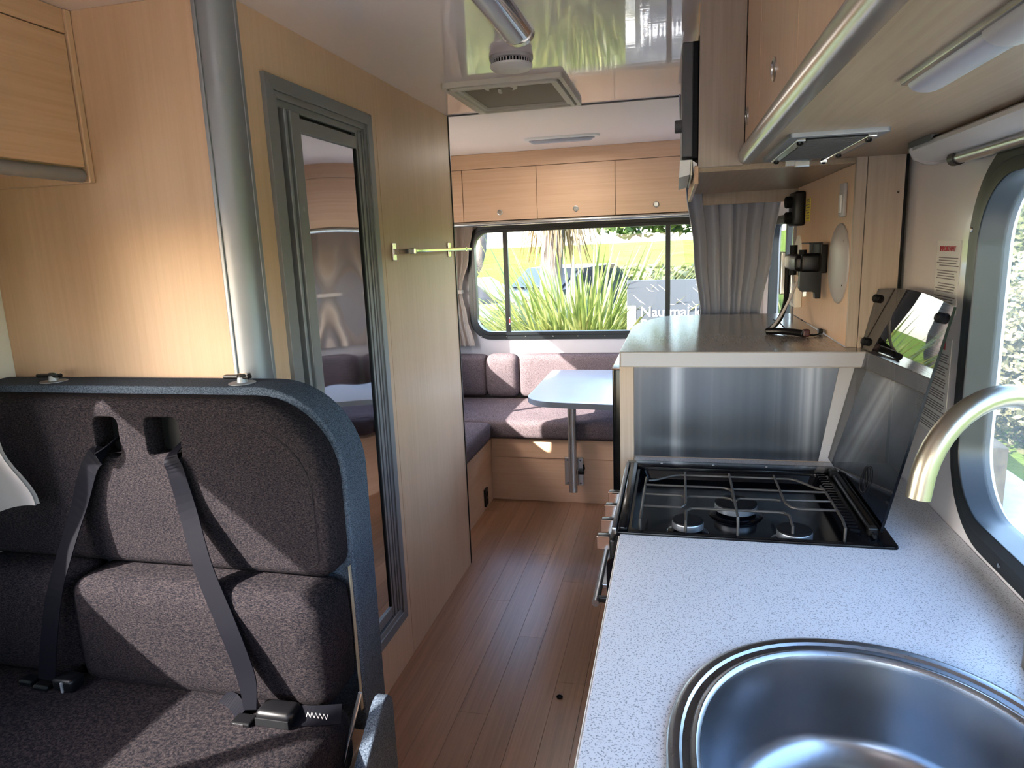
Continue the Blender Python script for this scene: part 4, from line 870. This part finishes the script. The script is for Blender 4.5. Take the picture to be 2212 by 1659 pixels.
ct = tag(B().tube(smooth_pts([(.29, 2.2, 1.256), (.31, 2.19, 1.245), (.325, 2.18, 1.2275), (.335, 2.17, 1.226), (.322, 2.155, 1.2255)], 5), .0018, 6).build('cable_tie', 'black_plastic', smooth=True), 'tiny black cable tie end sticking up from the cables', 'cable tie')

# stickers on the right wall
def sticker(label, y0, y1, z0, z1, head, heads, lines):
    e = tag(empty('safety_notice', (XR, (y0+y1)/2, z0)), label, 'notice')
    B().box(XR-.0012, XR-.0002, y0, y1, z0, z1).build('sheet', 'white_plastic', e)
    if heads:
        B().box(XR-.0022, XR-.0012, y0+.03, y1-.02, z1-.024, z1-.006).build('heading_bar', 'red_print', e)
    text('heading', head, (XR-.003, (y0+y1)/2, z1-.021), (PI/2, 0, -PI/2), .015, 'sign_white' if heads else 'red_print', e, align='CENTER')
    b = B(); r = random.Random(3)
    z = z1-.034; k = 0
    while z > z0+.006:
        m = .004+r.random()*.02; b.box(XR-.0018, XR-.0012, y0+m, y1-.004-r.random()*.02, z-.0012, z+.0008)
        k += 1; z -= .0052 if k % 4 else .0105
    b.build('print', 'ink', e); return e
sticker('white notice headed IMPORTANT on the wall left of the kitchen window', 1.515, 1.640, 1.335, 1.480, 'IMPORTANT', False, 10)
sticker('white notice with a red CAUTION bar behind the glass lid', 1.520, 1.700, 1.075, 1.285, 'CAUTION', True, 20)
tag(B().lathe((-.369, 2.037, 0), [(.008, 0), (.010, .004), (.006, .009), (.002, .011)], 7, sx=1.2, sy=.8).build('dirt_crumb', 'black_rubber'), 'tiny dark crumb lying on the wooden floor', 'crumb')

# ------------------------------------------------------------------ outside
GZ = -.85
gv = []; gf = []; nx, ny = 60, 60
def gh(x, y):
    h = GZ
    if y > 14: h += min(1, (y-14)/50)**1.3*2.05+.10*math.sin(x*.09)
    if x > 6: h += min(1, (x-6)/30)*3.0
    if 8 < y: h += .40*min(1, (y-8)/3)
    return h
xs_ = [-120+240*i/nx for i in range(nx+1)]; ys_ = [-60+140*j/ny for j in range(ny+1)]
for y in ys_:
    for x in xs_: gv.append((x, y, gh(x, y)))
for j in range(ny):
    for i in range(nx): a = j*(nx+1)+i; gf.append((a, a+1, a+nx+2, a+nx+1))
struct(B().raw(gv, gf).build('ground', 'grass_ground', base=(0, 0, GZ), smooth=True))
struct(B().box(-40, 3.2, -40, 8.0, GZ-.05, GZ+.02).box(3.2, 40, -40, 2.0, GZ-.05, GZ+.02).build('ground_gravel', 'gravel'))  # unseen pale gravel, spread around the van to bounce neutral daylight inside
bed = [(-2.55, 6.0), (2.6, 6.0), (2.8, 8.9), (-2.2, 8.9)]
b = B().prism(bed, GZ, -.22, 2)
struct(b.build('garden_bed', 'soil'))
# flax bush: each strap leaf a part sharing six meshes
rnd = random.Random(11)
def leafmesh(L, w, bend, mat):
    b = B(); n = 7; vs = []; fs = []
    for i in range(n+1):
        t = i/n; x = bend*L*t*t*.75; z = L*(t-.32*bend*t*t); ww = w*(math.sin(PI*min(1, .12+t*.88))**.6 if t < .999 else .02)
        vs += [(x, -ww/2, z), (x-ww*.25, 0, z), (x, ww/2, z)]
    for i in range(n):
        a = 3*i; fs += [(a, a+1, a+4, a+3), (a+1, a+2, a+5, a+4)]
    me = bpy.data.meshes.new('leaf'); me.from_pydata(vs, [], fs); me.materials.append(M[mat]); 
    for p in me.polygons: p.use_smooth = True
    return me
LM = [leafmesh(L, w, b_, m) for L, w, b_, m in ((1.9, .040, .25, 'flax_leaf'), (1.7, .045, .5, 'flax_leaf'), (1.5, .045, .8, 'flax_leaf'), (1.3, .04, 1.1, 'flax_leaf'), (2.0, .035, .12, 'flax_leaf'), (1.4, .035, .9, 'dry_leaf'))]
def flax(loc, n, sc, label, spread=.45):
    e = tag(empty('flax_bush', loc), label, 'plant')
    for k in range(n):
        me = LM[rnd.choice((0, 1, 1, 2, 2, 3, 3, 4, 5))]; o = bpy.data.objects.new('leaf', me); COL.objects.link(o); o.parent = e
        a = rnd.random()*2*PI; r = spread*rnd.random()**.5
        o.location = (r*math.cos(a), r*math.sin(a), 0); o.rotation_euler = (rnd.uniform(-.2, .2), rnd.uniform(0, .30)+r*.5, a+rnd.uniform(-.5, .5)); s = sc*rnd.uniform(.75, 1.15); o.scale = (s, s, s)
    b = B()
    for k in range(int(n*6)):
        me = LM[rnd.choice((0, 1, 1, 2, 2, 3, 5))]; a = rnd.random()*2*PI; r = spread*rnd.random()**.5; s = sc*rnd.uniform(.7, 1.1)
        T = Matrix.Translation(Vector(loc)+Vector((r*math.cos(a), r*math.sin(a), 0))) @ Matrix.Rotation(a+rnd.uniform(-.7, .7), 4, 'Z') @ Matrix.Rotation(rnd.uniform(0, .5)+r*.5, 4, 'Y') @ Matrix.Scale(s, 4)
        b.raw([T @ v.co for v in me.vertices], [tuple(p.vertices) for p in me.polygons])
    tag(b.build('small_leaves', 'flax_leaf', e), kind='stuff')
    return e
flax((-1.0, 7.5, -.22), 280, .95, 'bright green flax bush with long strap leaves outside the rear window', .5)
flax((-1.95, 7.9, -.22), 70, .45, 'lower dry flax clump left of the big flax bush', .45)
flax((1.35, 8.1, -.22), 90, .72, 'flax clump behind the grey sign', .6)
def crown(b, c, r, n, size, squash=1.0, seed=1):
    q = random.Random(seed); vs = []; fs = []
    for k in range(n):
        d = Vector((q.gauss(0, 1), q.gauss(0, 1), q.gauss(0, 1))).normalized()*(q.random()**.35); p = Vector(c)+Vector((d.x*r[0], d.y*r[1], d.z*r[2]))
        u = Vector((q.gauss(0, 1), q.gauss(0, 1), q.gauss(0, .7))).normalized(); w = u.orthogonal().normalized(); s = size*q.uniform(.6, 1.3); i = len(vs)
        vs += [p-u*s, p+w*s*.5, p+u*s, p-w*s*.5]; fs.append((i, i+1, i+2, i+3))
    b.raw(vs, fs)
def bush(name, loc, r, n, size, mat, label, cat='bush', blobs=7, seed=1):
    e = tag(empty(name, (loc[0], loc[1], gh(loc[0], loc[1]))), label, cat); b = B(); q = random.Random(seed)
    for k in range(blobs):
        crown(b, (loc[0]+q.uniform(-.6, .6)*r[0], loc[1]+q.uniform(-.6, .6)*r[1], loc[2]+q.uniform(-.5, .5)*r[2]), (r[0]*.55, r[1]*.55, r[2]*.6), n//blobs, size, seed=seed*31+k)
    tag(b.build('foliage', mat, e), kind='stuff'); z0 = gh(loc[0], loc[1])
    B().tube([(loc[0], loc[1], z0-.1), (loc[0], loc[1], loc[2])], [.08, .03], 8).build('stem', 'bark', e, smooth=True); return e
# grey sign
sg = tag(empty('sign_board', (-.1, 6.6, -.22)), 'grey welcome sign with white lettering in front of the flax', 'sign')
B().box(-.436, .62, 6.50, 6.53, .25, 1.158, .003).build('board', 'sign_grey', sg)
B().box(-.434, -.352, 6.494, 6.50, .25, .925).build('white_panel', 'sign_white', sg)
for x in (-.36, .55): B().box(x-.03, x+.03, 6.535, 6.585, -.22, 1.10).build('post', 'aluminium', sg)
text('lettering', 'Nau mai ki', (-.312, 6.496, .822), (PI/2, 0, 0), .132, 'sign_text', sg, .002)
text('lettering', 'R', (-.318, 6.494, .690), (PI/2, 0, 0), .155, 'sign_text', sg, .004)
q = random.Random(5); scb = B()
for k in range(16):
    x = q.uniform(-.40, .5); z = q.uniform(.93, 1.13); a = q.uniform(-.8, .8); scb.tube(smooth_pts([(x, 6.499, z), (x+.04*math.cos(a), 6.499, z-.03), (x+.07, 6.499, z-.05-.03*a)], 3), .002, 4)
scb.build('scratches', 'sign_white', sg)
# trees
def trunk(b, pts, rs): b.tube(smooth_pts(pts, 4), [rs[0]+(rs[1]-rs[0])*i/(len(smooth_pts(pts, 4))-1) for i in range(len(smooth_pts(pts, 4)))], 10)
def tree(loc, pts, rs, crowns, mat, label, n=1800, size=.14, seed=3, name='tree'):
    e = tag(empty(name, loc), label, 'tree'); b = B(); trunk(b, pts, rs); b.build('trunk', 'bark', e, smooth=True)
    c = B()
    for k, (cc, rr_) in enumerate(crowns): crown(c, cc, rr_, n//len(crowns), size, seed=seed*17+k)
    if crowns: tag(c.build('foliage', mat, e), kind='stuff')
    return e
tree((-4.0, 12.5, GZ), [(-4.05, 12.5, GZ), (-3.98, 12.5, .6), (-3.55, 12.5, 1.5), (-3.5, 12.5, 3.4)], (.17, .12), [((-3.4, 12.5, 4.6), (1.2, 1.2, 1.1))], 'tree_leaf', 'leaning grey-barked tree seen through the left rear pane')
tree((-6.1, 16, GZ), [(-6.1, 16, GZ), (-6.12, 16, 1.2), (-6.1, 16, 3.4)], (.17, .13), [((-6.3, 16.4, 4.9), (1.2, 1.2, 1.2))], 'tree_leaf', 'straight pale tree trunk at the left end of the rear window', seed=5)
tree((-3.3, 19, GZ), [(-3.3, 19, GZ), (-3.3, 19, 1.0), (-3.25, 19, 3.0)], (.15, .10), [((-3.2, 19, 3.9), (1.6, 1.4, 1.2))], 'orange_leaf', 'thin tree trunk behind the parked cars', seed=6)
# cabbage tree with hanging dry leaves
cbt = tag(empty('cabbage_tree', (-1.7, 11, GZ)), 'cabbage tree with a skirt of hanging dry leaves behind the flax', 'tree')
b = B(); trunk(b, [(-1.98, 11, GZ), (-1.95, 11, .8), (-1.85, 11, 2.2)], (.20, .16)); b.build('trunk', 'bark', cbt, smooth=True)
LD = leafmesh(.9, .028, .2, 'dry_leaf')
for k in range(150):
    o = bpy.data.objects.new('leaf', LD); COL.objects.link(o); o.parent = cbt; a = rnd.random()*2*PI; r = rnd.uniform(.12, .60)
    o.location = (-.1+r*math.cos(a), r*.7*math.sin(a), -GZ+rnd.uniform(1.95, 2.4)); o.rotation_euler = (PI+rnd.uniform(-.15, .15), rnd.uniform(-.12, .12), a); s = rnd.uniform(.7, 1.2); o.scale = (s, s, s)
tree((.6, 17, GZ), [(1.2, 17, GZ), (1.1, 17, 1.0), (.8, 17, 2.6)], (.2, .1), [((-.9, 17, 2.15), (1.2, 1, .55)), ((.2, 17, 2.2), (1.0, 1, .55)), ((1.3, 16.6, 2.25), (.9, 1, .32)), ((-.2, 17, 3.1), (2, 1, .6))], 'tree_leaf', 'dark green tree whose branches hang at the top of the rear window', 2600, .13, 8)
bush('flowering_bush', (-2.75, 10.3, .25), (.9, .7, .55), 1800, .06, 'pale_leaf', 'dry pinkish bush before the silver car', seed=4)
bush('low_hedge', (-3.3, 9.0, .12), (1.2, .5, .36), 2600, .05, 'pale_leaf', 'low grey hedge along the bottom of the left rear pane', 'hedge', 9, seed=9)
bush('green_hedge', (.2, 24, .35), (4.6, 1.3, .40), 5000, .16, 'bush_leaf', 'far green hedge at the foot of the grassy hill', 'hedge', 12, seed=12)
for i, (x, y, z, r, m, lb) in enumerate([
        (4.1, 8.4, .0, (1.4, 1.5, 1.2), 'pale_leaf', 'pale sunlit shrub nearest to the kitchen window'), (5.7, 12.4, .9, (1.9, 1.9, 1.8), 'bush_leaf', 'large yellow-green shrub outside the kitchen window'),
        (8.0, 18, 1.8, (2.6, 2.5, 2.6), 'pale_leaf', 'tall pale shrub further along the bank'), (12.5, 24, 2.4, (3.6, 3, 3.2), 'bush_leaf', 'tall tree-like shrub at the end of the bank'),
        (7.2, 4.3, .3, (1.7, 1.7, 1.2), 'pale_leaf', 'pale shrub to the right of the kitchen window view'), (9.5, .5, .4, (2, 2, 1.4), 'bush_leaf', 'green shrub beside the van on the right')]):
    bush('shrub', (x, y, z), r, 16000, .045 if y < 10 else .07, m, lb, 'shrub', 12, seed=20+i)
for i, (x, y) in enumerate([(-9, -3), (-11, 3), (-10, 9), (-8.5, 15)]):
    bush('shrub', (x, y, .6), (2.5, 2.2, 1.5), 2200, .2, 'bush_leaf', ['green shrub left of the van near the front', 'green shrub left of the van by the bathroom', 'green shrub left of the van by the lounge', 'green shrub far left behind the van'][i], 'shrub', 8, seed=40+i)
# parked cars
def car(x, y, rz, paint, label, s=1.0):
    e = tag(empty('parked_car', (0, 0, 0)), label, 'car')
    prof = [(-2.1, .35), (-2.15, .75), (-1.75, .92), (-.95, .98), (-.25, 1.42), (.95, 1.46), (1.6, 1.05), (2.05, 1.0), (2.15, .6), (2.1, .35)]
    B().prism(prof, -.85, .85, 1).build('body', paint, e, smooth=False)
    B().prism([(-.78, 1.0), (-.2, 1.36), (.88, 1.40), (1.4, 1.05)], -.865, .865, 1).build('side_window', 'car_window', e)
    B().prism([(-.97, 1.0), (-.29, 1.405), (-.31, 1.42), (-1.0, 1.02)], -.75, .75, 1).build('windscreen', 'car_window', e)
    for wx in (-1.3, 1.3):
        for wy in (-.78, .78): B().lathe((wx, wy-.1, .33), [(.32, 0), (.33, .05), (.33, .15), (.32, .2)], 20, (0, 1, 0)).build('wheel', 'black_rubber', e, smooth=True)
    e.location = (x, y, gh(x, y)+.02); e.rotation_euler = (0, 0, rz); e.scale = (s, s, s); return e
car(-4.3, 12.2, math.radians(8), 'car_silver', 'silver parked car seen through the left rear pane', .95)
car(-2.6, 16.2, math.radians(60), 'car_dark', 'dark parked car behind the silver one', 1.0)
